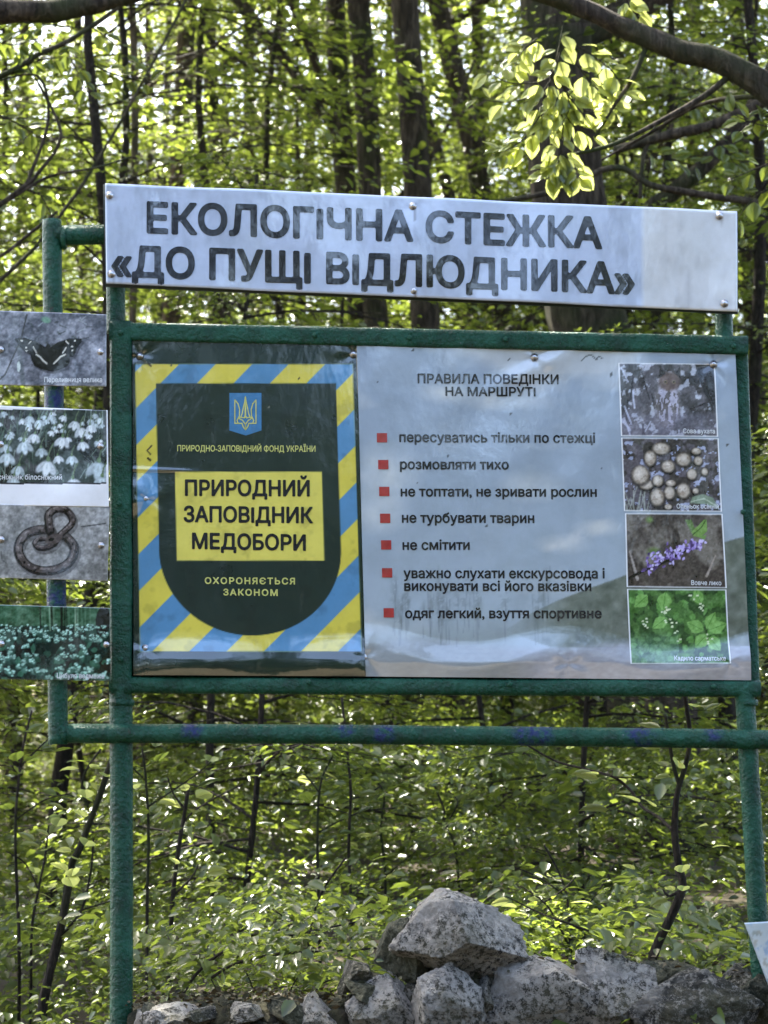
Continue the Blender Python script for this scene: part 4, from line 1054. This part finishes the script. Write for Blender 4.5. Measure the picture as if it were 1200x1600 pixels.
def paint_garlic(s):
    n = s.noise(22, 4, 101); s.C[:] = (0.13, 0.21, 0.19); s.put(np.clip((n - 0.5) * 6, 0, 0.6), (0.24, 0.36, 0.31))
    top = s.Yp < 978; s.put(top, (0.27, 0.40, 0.31)); s.C += (np.where(top, s.noise(9, 3, 102) - 0.5, 0) * 0.35)[..., None]
    rr = random.Random(14)
    for k in range(18):
        x = rr.uniform(60, 150); s.put(s.stroke([(x, 945), (x + 1, 985)], rr.uniform(1.5, 4)) * 0.6, rr.choice([(0.62, 0.72, 0.62), (0.10, 0.14, 0.11), (0.40, 0.50, 0.42)]))
    s.put(s.ell(161, 970, 12, 26, 0.1, 0.15), (0.06, 0.07, 0.07))
    for k in range(60):
        y = rr.uniform(1000, 1064); x = rr.uniform(-25, 172); s.put(s.poly(leaf_poly(x, y, rr.uniform(10, 22), rr.uniform(3, 6), rr.uniform(0, 6.28))), rr.choice([(0.17, 0.30, 0.25), (0.27, 0.42, 0.35), (0.07, 0.10, 0.10)]))
    for k in range(330):
        f_ = rr.random() ** 1.3; y = 976 + 84 * f_; x = rr.uniform(-25, 172); r = 2.2 + 5.5 * f_
        if f_ > 0.3 and rr.random() < 0.62: continue
        g_ = rr.uniform(0.8, 1.08); s.put(s.ell(x, y + r * 0.4, r, r * 0.8, 0, 0.4), (0.30 * g_, 0.43 * g_, 0.38 * g_)); [s.put(s.ell(x + rr.gauss(0, r * .45), y + rr.gauss(0, r * .3), r * .34 + .5, r * .26 + .4, 0, 0.6), (0.66 * g_ * q_, 0.80 * g_ * q_, 0.74 * g_ * q_)) for q_ in (0.8, 1.05, 0.9, 1.1, 1.0, 0.85, 1.1)]
small_board('small photo board of a dark butterfly with white wing marks, topmost on the side pipe', [(-25, 485), (166, 491), (166, 604), (-25, 601)], paint_butterfly, ('Переливниця велика', 69, 160, 597), ((1, 546), (157, 550)), seed=1)
small_board('small photo board of white snowdrop flowers with a blank white strip below', [(-25, 633), (168, 641), (170, 792), (-25, 789)], paint_snowdrop, ('Підсніжник білосніжний', -18, 97, 749), ((157, 697), (1, 694)), seed=2)
small_board('small photo board of a coiled snake on grey ground', [(-25, 787), (171, 793), (168, 908), (-25, 902)], paint_snake, None, ((2, 843), (158, 852)), seed=3)
small_board('small photo board of white wild garlic in a green wood, lowest on the side pipe', [(-25, 944), (172, 950), (173, 1064), (-25, 1061)], paint_garlic, ('Цибуля ведмежа', 89, 163, 1059.5), ((2, 1006), (166, 1007)), seed=4)

# ------------------------------------------------------------------ tilted plate at the foot of the far post
def paint_plate(s):
    n = s.noise(22, 4, 111); s.C[:] = (0.72, 0.78, 0.80); s.put(np.clip((n - 0.52) * 8, 0, 0.8), (0.48, 0.62, 0.76)); s.put(np.clip((s.noise(8, 3, 112) - 0.62) * 9, 0, 0.6), (0.52, 0.54, 0.50))
t = empty('small_plate', P(1225, 1590, -0.12)); tag(t, 'small pale plate with faded blue print tilted against the foot of the far post', 'sign')
s = Sheet([(1163, 1442), (1302, 1434), (1352, 1586), (1222, 1596)], 3, -0.10); paint_plate(s); s.build('printed_sheet', t, M_PRINT, thick=0.005)
s = Sheet([(1168, 1447), (1298, 1439), (1346, 1581), (1225, 1590)], 30, -0.094); s.C[:] = 0.2; s.build('back_plate', t, M_BACK, thick=0.004)

# ------------------------------------------------------------------ rubble wall
def ico(n):
    import bmesh
    bm = bmesh.new(); bmesh.ops.create_icosphere(bm, subdivisions=n, radius=1)
    V = np.array([v.co[:] for v in bm.verts]); T = [tuple(v.index for v in f.verts) for f in bm.faces]; bm.free(); return V, T
ICO = {k: ico(k) for k in (3, 6)}
def rock_mesh(seed, hx, hy, hz, sub=6, planes=26, rough=0.055, mat=None, dirs=None, tight=(0.46, 0.80)):
    V, T = ICO[sub]; V = V.copy(); r = np.random.default_rng(seed)
    N_ = r.normal(0, 1, (planes, 3)); N_ /= np.linalg.norm(N_, axis=1, keepdims=True); D_ = r.uniform(tight[0], tight[1], planes)
    for n_, d_ in list(zip(N_, D_)) + (dirs or []):
        n_ = np.array(n_, float); n_ /= np.linalg.norm(n_)
        e = V @ n_ - d_; V -= np.maximum(e, 0)[:, None] * n_
    for i in range(len(V)):
        v = Vector(V[i]); q = v * 1.0 + Vector((seed, seed * 0.3, 0))
        k = rough * (0.6 * noise.noise(q * 2.1) + 0.5 * noise.noise(q * 5) - 0.9 * abs(noise.noise(q * 6 + Vector((9, 1, 4)))) + 0.45 * noise.noise(q * 13) - 0.4 * abs(noise.noise(q * 21)) + 0.25 * noise.noise(q * 34))
        k -= rough * 2.2 * max(0, 0.10 - abs(noise.noise(q * 2.6 + Vector((5, 5, 5))))) * 2
        V[i] = V[i] * (1 + k)
    V = V / np.abs(V).max(0) * np.array([hx, hy, hz])
    return mesh_np('stone', V, tris=T, smooth=True, mat=mat)
wall = empty('stone_wall', (0.6, 0.0, 0.0)); tag(wall, 'low rubble wall of grey lichened stones under the rules board', 'wall')
# (cx, cy, half width, half height) in photo pixels, distance, tilt, material
ST = [(594, 1580, 66, 60, -0.02, 0.15, 0), (697, 1585, 58, 68, -0.06, -0.45, 0), (752, 1572, 36, 58, 0.06, 0.2, 0), (846, 1556, 86, 72, -0.03, -0.08, 0),
      (962, 1562, 56, 74, 0.0, 0.05, 0), (1092, 1574, 94, 72, -0.02, 0.03, 1), (1212, 1580, 58, 60, 0.02, 0.1, 2), (1320, 1570, 70, 70, 0.0, 0.0, 1),
      (633, 1487, 42, 50, 0.10, 0.3, 2), (560, 1524, 30, 24, 0.04, -0.2, 1), (490, 1600, 34, 42, -0.02, 0.35, 0), (422, 1606, 48, 34, 0.02, 0.0, 1),
      (345, 1610, 52, 36, 0.0, 0.1, 1), (262, 1604, 52, 33, -0.04, -0.08, 0), (1010, 1545, 30, 40, 0.08, 0, 2)]
ST += [(648, 1560, 26, 30, 0.05, 0.5, 1), (905, 1600, 30, 50, 0.06, 0.2, 1), (1000, 1600, 34, 40, 0.03, -0.3, 0), (1160, 1545, 34, 34, 0.08, 0.4, 1), (1050, 1530, 40, 30, 0.12, 0.1, 2),
       (575, 1548, 34, 26, 0.03, 0.4, 2), (530, 1590, 30, 30, 0.05, -0.5, 2), (450, 1585, 30, 22, -0.03, 0.6, 2), (390, 1582, 26, 18, -0.05, 0.2, 0), (310, 1592, 30, 20, -0.05, -0.4, 1), (232, 1586, 22, 18, -0.02, 0.4, 2), (740, 1530, 44, 22, 0.1, 0.1, 2)]
for k, (cx_, cy_, hw_, hh_, Y, tilt, mi) in enumerate(ST):
    m = (M_STONE, M_STONE_DARK, M_STONE_MOSS)[mi]
    me = rock_mesh(100 + k * 7, hw_ * 1.22 * PX(Y), 0.085 + 0.02 * (k % 3), hh_ * 1.08 * PX(Y), mat=m)
    o = link('stone', me, wall); o.location = P(cx_, cy_, Y); o.rotation_euler = (0, tilt, 0)
RK = [rock_mesh(300 + k, 0.12, 0.10, 0.085, 3, mat=(M_STONE, M_STONE_DARK)[k % 2]) for k in range(5)]
rr = random.Random(3)
for row in range(6):                                                # the courses below the picture and the core
    z = 0.05 + row * 0.125
    x = -0.62 + rr.uniform(0, 0.1)
    while x < 2.6:
        o = link('stone', RK[rr.randrange(5)], wall); o.location = (x, 0.02 + 0.03 * rr.random() - 0.015 * row * 0.2, z)
        o.rotation_euler = (rr.uniform(-.2, .2), rr.uniform(-.3, .3), rr.uniform(0, 6.28)); x += rr.uniform(0.17, 0.23)
bo = rock_mesh(907, 116 * PX(0), 0.15, 80 * PX(0), 6, 7, 0.07, M_STONE, dirs=[((0.62, -0.55, 0.62), 0.44), ((-0.55, -0.75, 0.15), 0.46), ((0.45, -0.6, -0.7), 0.50), ((-0.85, 0, 0.4), 0.62), ((-0.2, -0.35, -0.95), 0.55), ((0.15, -0.1, 1.0), 0.56), ((-0.5, -0.2, 0.85), 0.60)], tight=(0.7, 0.95))
bo.name = 'boulder'; o = link('boulder', bo); o.location = P(714, 1460, -0.02); o.rotation_euler = (0, 0.18, 0)
tag(o, 'large angular grey boulder resting on top of the rubble wall', 'boulder')
# moss, earth and litter along the wall's top
g = Geo(); r = random.Random(8)
xs_ = np.linspace(205, 560, 90); V = []
for i, x in enumerate(xs_):
    top = 1572 + 10 * noise.noise(Vector((x * 0.03, 0, 0))) - 12 * math.exp(-((x - 420) / 80) ** 2)
    for j in range(16):
        a = math.pi * j / 15
        p = P(x, top, 0.05); p.y = 0.07 - 0.13 * math.cos(a) ; p.z += -0.055 + 0.055 * math.sin(a)
        n_ = noise.noise(Vector((p.x * 18, p.y * 18, p.z * 18))) * 0.022 + noise.noise(Vector((p.x * 50, p.y * 50, p.z * 50))) * 0.010
        V.append((p.x, p.y - n_, p.z + n_))
Q = [(i * 16 + j, i * 16 + j + 1, (i + 1) * 16 + j + 1, (i + 1) * 16 + j) for i in range(89) for j in range(15)]
g.add(V, Q); o = link('moss', g.mesh('moss', M_MOSS), wall); o['kind'] = 'stuff'
M_LITTER = mat_leaf('dead_leaf', (0.012, 0.012, 0.006), (0.03, 0.032, 0.012), (0.09, 0.075, 0.045), (0.08, 0.05, 0.02), 0.15, 0.7, 0.3)
r_ = np.random.default_rng(6); n = 900
pxs = np.concatenate([r_.uniform(205, 560, 600), r_.uniform(560, 1250, 300)]); Ys = r_.uniform(-0.05, 0.22, n)
tops = np.where(pxs < 560, 1566 - 12 * np.exp(-((pxs - 420) / 80) ** 2), np.interp(pxs, [560, 600, 830, 870, 1010, 1060, 1250], [1530, 1530, 1512, 1494, 1498, 1514, 1520]))
pos = Pn(pxs, tops + r_.normal(0, 4, n), 0.05); pos[:, 1] = Ys
d = r_.normal(0, 1, (n, 3)); d[:, 2] *= 0.3; nr = r_.normal(0, 0.5, (n, 3)); nr[:, 2] += 1
o = link('leaf_litter', leaf_mesh('leaf_litter', [leaves(pos, d, nr, r_.uniform(0.008, 0.024, n))], M_LITTER), wall); o['kind'] = 'stuff'

# ------------------------------------------------------------------ big leaves: saplings, the sunlit spray and the boughs
def big_leaves(pos, d, nr, size, asp=0.34):
    """leaf with a pointed oval outline, eight edge points and a folded midrib"""
    n = len(pos); d = d / np.linalg.norm(d, axis=1, keepdims=True); s = np.cross(nr, d); s /= np.linalg.norm(s, axis=1, keepdims=True) + 1e-9; u = np.cross(d, s)
    a = np.asarray(size).reshape(-1, 1)
    mid = [(0, 0, 0), (0.25, 0, 0.0), (0.5, 0, 0.0), (0.78, 0, -0.05), (1.0, 0, -0.14)]
    sd_ = [(0.12, 0.55, 0.02), (0.32, 0.98, 0.04), (0.58, 0.95, 0.03), (0.82, 0.5, -0.03)]
    prof = mid + [(t, asp * k, h) for t, k, h in sd_] + [(t, -asp * k, h) for t, k, h in sd_]
    V = np.stack([pos + a * (t * d + k * s + h * u) for t, k, h in prof], 1)
    F_ = []
    for o_ in (5, 9):
        F_ += [(0, 1, o_ + 1, o_), (1, 2, o_ + 2, o_ + 1), (2, 3, o_ + 3, o_ + 2), (3, 4, o_ + 3, o_ + 3)]
    b_ = (np.arange(n) * 13)[:, None, None]
    Q = np.array([f for f in F_ if len(set(f)) == 4])[None] + b_; T = np.array([f[:3] for f in F_ if len(set(f)) == 3])[None] + b_
    return V.reshape(-1, 3), Q.reshape(-1, 4), T.reshape(-1, 3), n
def big_leaf_mesh(name, pos, d, nr, size, mat, asp=0.34):
    V, Q, T, n = big_leaves(pos, d, nr, size, asp)
    me = mesh_np(name, V, Q, T, smooth=True, mat=mat); at = me.attributes.new('tint', 'FLOAT', 'FACE')
    tn = rng.random(n); vals = np.concatenate([np.repeat(tn, 6), np.repeat(tn, 2)]); at.data.foreach_set('value', vals[:len(me.polygons)].astype(np.float32))
    return me

def sapling(label, paths, D, leafspec, base_to_ground=True, mat=M_LEAF_SOFT, size=0.07, seed=1, name='sapling', group=None):
    """paths: list of (points in photo px, width px); leafspec: (n per path metre)"""
    Y = D - 5.8; r = np.random.default_rng(seed); g = Geo(); pos, dr = [], []
    first = paths[0][0]
    t = empty(name, P(first[0][0], first[0][1], Y)); tag(t, label, 'tree' if name != 'sapling' else 'sapling', group)
    for pi, (pts, w0, w1) in enumerate(paths):
        W_ = [P(p[0], p[1], Y + (p[2] if len(p) > 2 else 0)) for p in pts]
        if pi == 0 and base_to_ground:
            W_ = [Vector((W_[0].x, W_[0].y, height(W_[0].x, W_[0].y) - 0.05))] + W_ if W_[0].z > height(W_[0].x, W_[0].y) else W_
        tube(g, W_, [w0 * PX(Y) / 2, w1 * PX(Y) / 2], max(10, 6 * len(W_)), 7, jit=0.25, seed=seed)
        C, _ = resample(W_, [1, 1], 40); Ln = sum((C[i + 1] - C[i]).length for i in range(40))
        m = int(Ln * leafspec)
        for k in range(m):
            i = int((0.3 + 0.7 * r.random()) * 39) if pi == 0 else int((0.12 + 0.88 * r.random()) * 39)
            c = C[i]; ax = (C[min(i + 1, 40)] - C[i]).normalized()
            az = r.random() * 6.28; out = np.array([math.cos(az), math.sin(az), r.uniform(-0.35, 0.25)])
            off = out * r.uniform(0.0, 0.16); pos.append(np.array(c) + off); dr.append(out + np.array(ax) * 0.4)
            if k % 2 == 0: tube(g, [c, Vector(np.array(c) + off)], 0.0012, 1, 3, caps=False)
    link('stem', g.mesh('stem', M_TWIG), t)
    if pos:
        pos = np.array(pos); dr = np.array(dr); n = len(pos); nr = np.stack([r.normal(0, 0.35, n), r.normal(0, 0.35, n), np.ones(n)], 1)
        link('foliage', big_leaf_mesh('foliage', pos, dr, nr, size * r.uniform(0.6, 1.2, n), mat), t)
    return t
sapling('thin crooked grey sapling growing out of the rubble wall beneath the rules board', [
    ([(1024, 1560), (1018, 1510), (1030, 1470), (1052, 1425), (1066, 1385), (1060, 1350), (1054, 1300), (1056, 1255), (1061, 1226)], 17, 9),
    ([(1061, 1228), (1052, 1195), (1046, 1160), (1040, 1120)], 7, 5), ([(1061, 1228), (1072, 1190), (1078, 1150), (1072, 1100), (1066, 1040)], 9, 6),
    ([(1054, 1300), (1030, 1278, .1), (1005, 1262, .15), (985, 1235, .2), (960, 1215, .2), (920, 1203, .25), (870, 1190, .3), (825, 1165, .3)], 6, 3),
    ([(1066, 1390), (1046, 1400), (1036, 1390)], 6, 3), ([(920, 1455, .2), (880, 1440, .2), (840, 1425, .3), (790, 1400, .3)], 4, 2)], 6.05, 22, seed=3, base_to_ground=False)
sapling('slender twiggy sapling rising under the striped emblem board', [
    ([(262, 1560), (266, 1480), (270, 1400), (280, 1320), (290, 1262), (295, 1225)], 9, 6), ([(284, 1290), (300, 1270), (330, 1250), (380, 1225)], 4, 2), ([(288, 1262), (272, 1242), (262, 1215)], 3.5, 2), ([(270, 1400), (300, 1370), (310, 1350)], 4, 2)], 7.4, 16, seed=8)
sapling('knotty dark sapling left of the post, forking below the side loop', [
    ([(66, 1580), (78, 1520), (92, 1460), (104, 1400), (112, 1350), (122, 1330), (138, 1290), (160, 1230), (176, 1180)], 17, 8), ([(138, 1262), (128, 1235), (134, 1205), (158, 1170)], 5, 3), ([(86, 1500), (100, 1460), (128, 1420), (142, 1360), (146, 1310)], 5, 3), ([(106, 1430), (140, 1418), (200, 1400)], 4, 2)], 7.2, 20, seed=9)
sapling('thin straight sapling in the gap left of the knotty one', [([(48, 1560), (50, 1450), (60, 1390), (70, 1340), (76, 1290)], 5, 3), ([(60, 1390), (40, 1350), (10, 1330)], 3, 2)], 7.6, 18, seed=10)
sapling('hair-thin dark stem hanging under the middle of the crossbar', [([(548, 1540), (550, 1450), (545, 1330), (548, 1240), (543, 1180), (534, 1090)], 6, 4), ([(546, 1250), (575, 1240), (600, 1225)], 3, 2)], 8.0, 20, seed=12)
sapling('zigzag twig standing behind the pale boulder', [([(600, 1540), (602, 1370), (595, 1300), (600, 1240), (580, 1215)], 5, 3), ([(602, 1370), (625, 1350), (650, 1330)], 3, 2)], 8.4, 16, seed=13)
sapling('forked twig rising above the boulder to the crossbar', [([(720, 1440), (712, 1330), (696, 1290), (692, 1260), (675, 1220)], 5, 3), ([(696, 1290), (715, 1255), (700, 1235)], 3, 2)], 8.8, 16, seed=14)
sapling('long arching twig over the mossy end of the rubble wall', [([(282, 1560), (300, 1530), (330, 1500), (370, 1478), (450, 1462), (560, 1440)], 6, 3), ([(330, 1528), (370, 1505), (440, 1490), (540, 1485), (600, 1480)], 5, 3)], 6.3, 9, seed=15, base_to_ground=False)
sapling('leafy seedling with yellow-green leaves low over the mossy end of the wall', [([(400, 1580), (395, 1545), (385, 1520)], 3, 2), ([(450, 1575), (455, 1545), (470, 1520)], 3, 2), ([(350, 1575), (340, 1550), (330, 1530)], 3, 2), ([(480, 1570), (500, 1540), (520, 1530)], 3, 2)], 6.05, 60, seed=16, base_to_ground=False, size=0.045)
sapling('leafy young shoot hanging behind the near end of the crossbar', [([(230, 1420), (232, 1300), (228, 1220), (222, 1170)], 6, 3), ([(228, 1220), (200, 1195), (175, 1188)], 3, 2), ([(232, 1260), (300, 1215), (330, 1190)], 3, 2)], 7.0, 24, seed=21, size=0.068, mat=M_LEAF)
sapling('leafy shoot behind the crossbar, under the seam between the two big boards', [([(500, 1500), (496, 1330), (500, 1230), (520, 1180)], 6, 3), ([(500, 1240), (470, 1205), (430, 1190)], 3, 2), ([(498, 1300), (560, 1270), (620, 1262)], 3, 2)], 7.8, 22, seed=22, size=0.068, mat=M_LEAF)
sapling('leafy shoot filling the gap below the garlic picture', [([(30, 1500), (24, 1300), (34, 1180), (50, 1110)], 6, 3), ([(30, 1200), (70, 1160), (130, 1110)], 3, 2), ([(26, 1280), (70, 1250), (110, 1240)], 3, 2)], 7.6, 24, seed=23, size=0.068, mat=M_LEAF)
sapling('dim leafy shoot low beside the boulder on the wall', [([(470, 1570), (480, 1480), (500, 1400), (540, 1340)], 6, 3), ([(480, 1470), (440, 1430), (400, 1410)], 3, 2), ([(490, 1430), (540, 1420), (590, 1425)], 3, 2)], 6.9, 30, seed=24, size=0.058, mat=M_LEAF)
sapling('dim leafy shoot between the boulder and the crooked sapling', [([(880, 1540), (890, 1450), (880, 1380), (850, 1320)], 6, 3), ([(888, 1440), (930, 1400), (960, 1350)], 3, 2), ([(884, 1400), (840, 1370), (790, 1350)], 3, 2)], 7.3, 30, seed=25, size=0.058, mat=M_LEAF)
# small sprig of sunlit leaves above the wall
sapling('sprig of bright yellow leaves glowing above the rubble wall', [([(900, 1500), (870, 1440), (850, 1410), (815, 1385)], 4, 2), ([(850, 1410), (880, 1390), (900, 1370)], 3, 2)], 6.6, 48, seed=17, size=0.06, base_to_ground=False)

# the bough across the upper corner with its sunlit spray; its trunk stands outside the frame
Db = 8.3; Yb = Db - 5.8; pb = PX(Yb)
def near_tree(label, trunk, bough_paths, sprays, D, name='tree'):
    Y = D - 5.8; g = Geo()
    b0 = P(trunk[0], 900, Y); gz = height(b0.x, Y)
    t = empty(name, (b0.x, Y, gz)); tag(t, label, 'tree')
    tube(g, [(b0.x, Y, gz - 0.3), (b0.x + 0.05, Y, 2.5), (b0.x - 0.05, Y, 5), (b0.x, Y + 0.2, 9), (b0.x + .2, Y, 12)], [trunk[1] * 1.25, trunk[1], trunk[1] * 0.9, trunk[1] * 0.7, 0.05], 30, 14, jit=0.15)
    link('trunk', g.mesh('trunk', M_BARK), t)
    for pts, w0, w1 in bough_paths:
        g = Geo(); tube(g, [P(p[0], p[1], Y + (p[2] if len(p) > 2 else 0)) for p in pts], [w0 * PX(Y) / 2, w1 * PX(Y) / 2], 8 * len(pts), 10, jit=0.22, seed=w0)
        link('bough', g.mesh('bough', M_BARK), t)
    for sp in sprays: sp(t, Y)
    for nm, me in (('branches', CAN[0][0]), ('crown', CAN[0][1])):
        o = bpy.data.objects.new(nm, me); COL.objects.link(o); o.parent = t; o.location = (0.1, 0.1, 8.5 - gz); o.scale = (0.9, 0.9, 0.8)
    return t
def spray_big(twigs, nper, size, seed, mat=M_LEAF_SOFT, name='foliage', cloud=None):
    def f(t, Y):
        r = np.random.default_rng(seed); g = Geo(); pos, dr, nr = [], [], []
        for pts in twigs:
            W_ = [P(p[0], p[1], Y + (p[2] if len(p) > 2 else 0)) for p in pts]
            tube(g, W_, [0.0035, 0.0015], 12, 5, caps=False)
            C, _ = resample(W_, [1, 1], 40)
            for k in range(nper):
                i = int(40 * (0.08 + 0.92 * (k + 0.5) / nper)); c = C[min(i, 40)]; ax = (C[min(i + 1, 40)] - C[max(0, i - 1)]).normalized()
                sg = 1 if k % 2 else -1
                side = Vector((ax.z, r.uniform(-0.5, 0.5), -ax.x)) * sg
                dd = np.array(ax) * 0.8 + np.array(side) * r.uniform(0.4, 1.1) + r.normal(0, 0.2, 3)
                dd[2] -= 0.25
                pos.append(np.array(c) + np.array(side) * 0.012); dr.append(dd); nr.append(np.array([r.normal(0, 0.35), -0.75 + r.normal(0, 0.3), 0.75]))
        link('twigs', g.mesh('twigs', M_TWIG), t)
        n = len(pos); link(name, big_leaf_mesh(name, np.array(pos), np.array(dr), np.array(nr), size * r.uniform(0.7, 1.2, n), mat, 0.40), t)
    return f
TW = [[(880, 40), (870, 90), (850, 140), (790, 160), (735, 150)], [(880, 60), (860, 120), (800, 130), (760, 110)], [(860, 110), (870, 160), (840, 200), (800, 230)], [(870, 120), (900, 165), (930, 175), (980, 165)],
      [(870, 150), (880, 200), (870, 250), (876, 285)], [(850, 170), (820, 215), (790, 235), (775, 240)], [(870, 150), (890, 190), (915, 205), (935, 208)], [(900, 70), (930, 90), (960, 115), (975, 150)],
      [(880, 240), (865, 262), (855, 280)], [(880, 240), (895, 262), (903, 285)], [(840, 60), (820, 75), (805, 100)], [(980, 0), (985, 12), (998, 28)], [(900, 100), (925, 130), (945, 150), (960, 170)], [(860, 130), (845, 170), (855, 215)],
      [(880, 130), (890, 165), (880, 190)]]
near_tree('tree with a thick dark bough and a brilliantly sunlit leaf spray over the title board', (1430, 0.2),
          [([(1430, 420), (1330, 250, 0), (1240, 160, 0), (1130, 98, 0), (1060, 78, 0), (980, 45), (900, 8), (800, -25), (690, -60)], 46, 26),
           ([(1130, 98), (1180, 132), (1240, 190), (1300, 280)], 40, 30), ([(1010, 72), (990, 120), (960, 165), (930, 215)], 9, 4), ([(1150, 110), (1100, 150), (1040, 185), (960, 225), (900, 240)], 12, 5),
           ([(1200, 150), (1130, 155, .2), (1080, 170, .3), (1020, 205, .4), (940, 250, .4)], 9, 4)],
          [spray_big(TW, 11, 0.072, 31), spray_big([[(1240, 170), (1200, 175), (1150, 205)], [(1240, 240), (1190, 260), (1130, 285)], [(1260, 290), (1190, 300), (1150, 345)], [(1210, 200), (1170, 190), (1130, 170)]], 7, 0.07, 32, M_LEAF)], Db)
near_tree('tree reaching in with a brown bough cut by the top corner above the butterfly sign', (-190, 0.17),
          [([(-190, 160), (-80, 40), (20, 18), (90, 16), (150, 6), (230, -15), (330, -50)], 44, 24), ([(-190, 260), (-60, 150), (20, 110), (60, 85), (100, 68), (145, 40), (180, 15), (215, -15)], 11, 6),
           ([(-150, 420), (-30, 340), (40, 290), (60, 270), (95, 210), (60, 130)], 9, 4), ([(-20, 335), (30, 302), (80, 275), (150, 262), (205, 245)], 6, 3), ([(40, 292), (75, 190), (60, 120), (0, 125)], 6, 3), ([(-60, 420), (0, 400), (40, 370), (90, 330)], 7, 4)],
          [spray_big([[(20, 110), (60, 95), (95, 90)], [(60, 130), (40, 100), (30, 95)], [(60, 300), (80, 340), (60, 380)], [(0, 180), (40, 200), (80, 230)], [(100, 70), (120, 110), (140, 150)], [(140, 40), (180, 70), (210, 110)], [(140, 100), (190, 120), (240, 130)], [(-20, 60), (20, 70), (60, 60)]], 9, 0.06, 41, M_LEAF)], 9.0)
near_tree('tree whose dark thin boughs slant behind the end of the title board', (1560, 0.15), [
    ([(1560, 200), (1400, 160), (1250, 140), (1130, 190), (1050, 210), (960, 235)], 24, 14), ([(1400, 420), (1280, 360), (1190, 320), (1100, 305), (1020, 290), (960, 262), (860, 300), (760, 318)], 14, 8), ([(1060, 175), (1010, 230), (1000, 310)], 8, 6)],
    [spray_big([[(1000, 230), (1050, 250), (1100, 260)], [(1100, 200), (1130, 230), (1150, 260)], [(1050, 150), (1090, 170), (1110, 200)]], 9, 0.075, 51, M_LEAF)], 10.5)

# ------------------------------------------------------------------ gaps in the foliage where sun flecks come through
def open_gap(target, radius):
    bpy.context.view_layer.update()
    for o in list(COL.objects):
        if not o.name.startswith('crown') or o.type != 'MESH': continue
        mw = o.matrix_world; inv = mw.inverted(); a = np.array(inv @ target); d = np.array(inv.to_3x3() @ sdir); sc_ = np.linalg.norm(d); d /= sc_
        bb = np.array([v[:] for v in o.bound_box]); c = bb.mean(0); R_ = np.linalg.norm(bb[0] - c)
        if np.linalg.norm(np.cross(c - a, d)) > R_ + radius * sc_: continue
        me = o.data; n = len(me.vertices); co = np.zeros(n * 3, np.float32); me.vertices.foreach_get('co', co); co = co.reshape(-1, 6, 3)
        m = co.mean(1) - a; t = m @ d; dist = np.linalg.norm(m - t[:, None] * d, axis=1)
        keep = ~((t > 0.3 * sc_) & (dist < radius * sc_ * (0.85 + 0.25 * np.sin(t * 3.1))))
        if keep.all(): continue
        tn = np.zeros(len(me.polygons), np.float32); me.attributes['tint'].data.foreach_get('value', tn)
        k = int(keep.sum()); b_ = (np.arange(k) * 6)[:, None, None]
        nm = mesh_np('crown', co[keep].reshape(-1, 3), (b_ + np.array([[[0, 1, 2, 3], [0, 3, 4, 5]]])).reshape(-1, 4), mat=me.materials[0])
        at = nm.attributes.new('tint', 'FLOAT', 'FACE'); at.data.foreach_set('value', tn.reshape(-1, 2)[keep].reshape(-1)[:len(nm.polygons)])
        o.data = nm
for px_, py_, Y_, rd in ((850, 150, Yb, 0.55), (880, 240, Yb, 0.36), (940, 150, Yb, 0.36), (780, 170, Yb, 0.3), (500, 1250, 3.5, 0.3), (800, 1150, 7, 0.5), (420, 1330, 3, 0.3), (1000, 1330, 3.5, 0.3), (1130, 1330, 4.5, 0.35), (60, 1400, 2.5, 0.25), (320, 1420, 2.5, 0.25), (750, 1350, 5, 0.35), (130, 1110, 7, 0.4), (560, 1130, 11, 0.5), (900, 1240, 6, 0.4), (400, 1190, 6.5, 0.4), (845, 1395, 0.8, 0.2), (250, 1235, 1.6, 0.14), (620, 1132, 0, 0.2), (900, 527, 0, 0.16), (55, 100, 3.2, 0.25), (300, 503, 0, 0.1), (660, 1240, 6, 0.5), (720, 1290, 4, 0.3), (90, 1240, 3, 0.25), (470, 1420, 2, 0.3), (1140, 1160, 5, 0.4), (430, 1545, 0.35, 0.12), (1040, 1480, 0.7, 0.12), (600, 1350, 8, 0.5), (350, 1110, 9, 0.5), (520, 60, 12, 0.7), (250, 180, 10, 0.6), (1100, 60, 12, 0.6), (1160, 420, 9, 0.5), (250, 240, 16, 0.8), (700, 200, 18, 0.8)):
    open_gap(P(px_, py_, Y_), rd)

for o in COL.objects:                                      # fine twig-work too small to pick apart
    if o.name.split('.')[0] in ('twigs', 'branches'): o['kind'] = 'stuff'
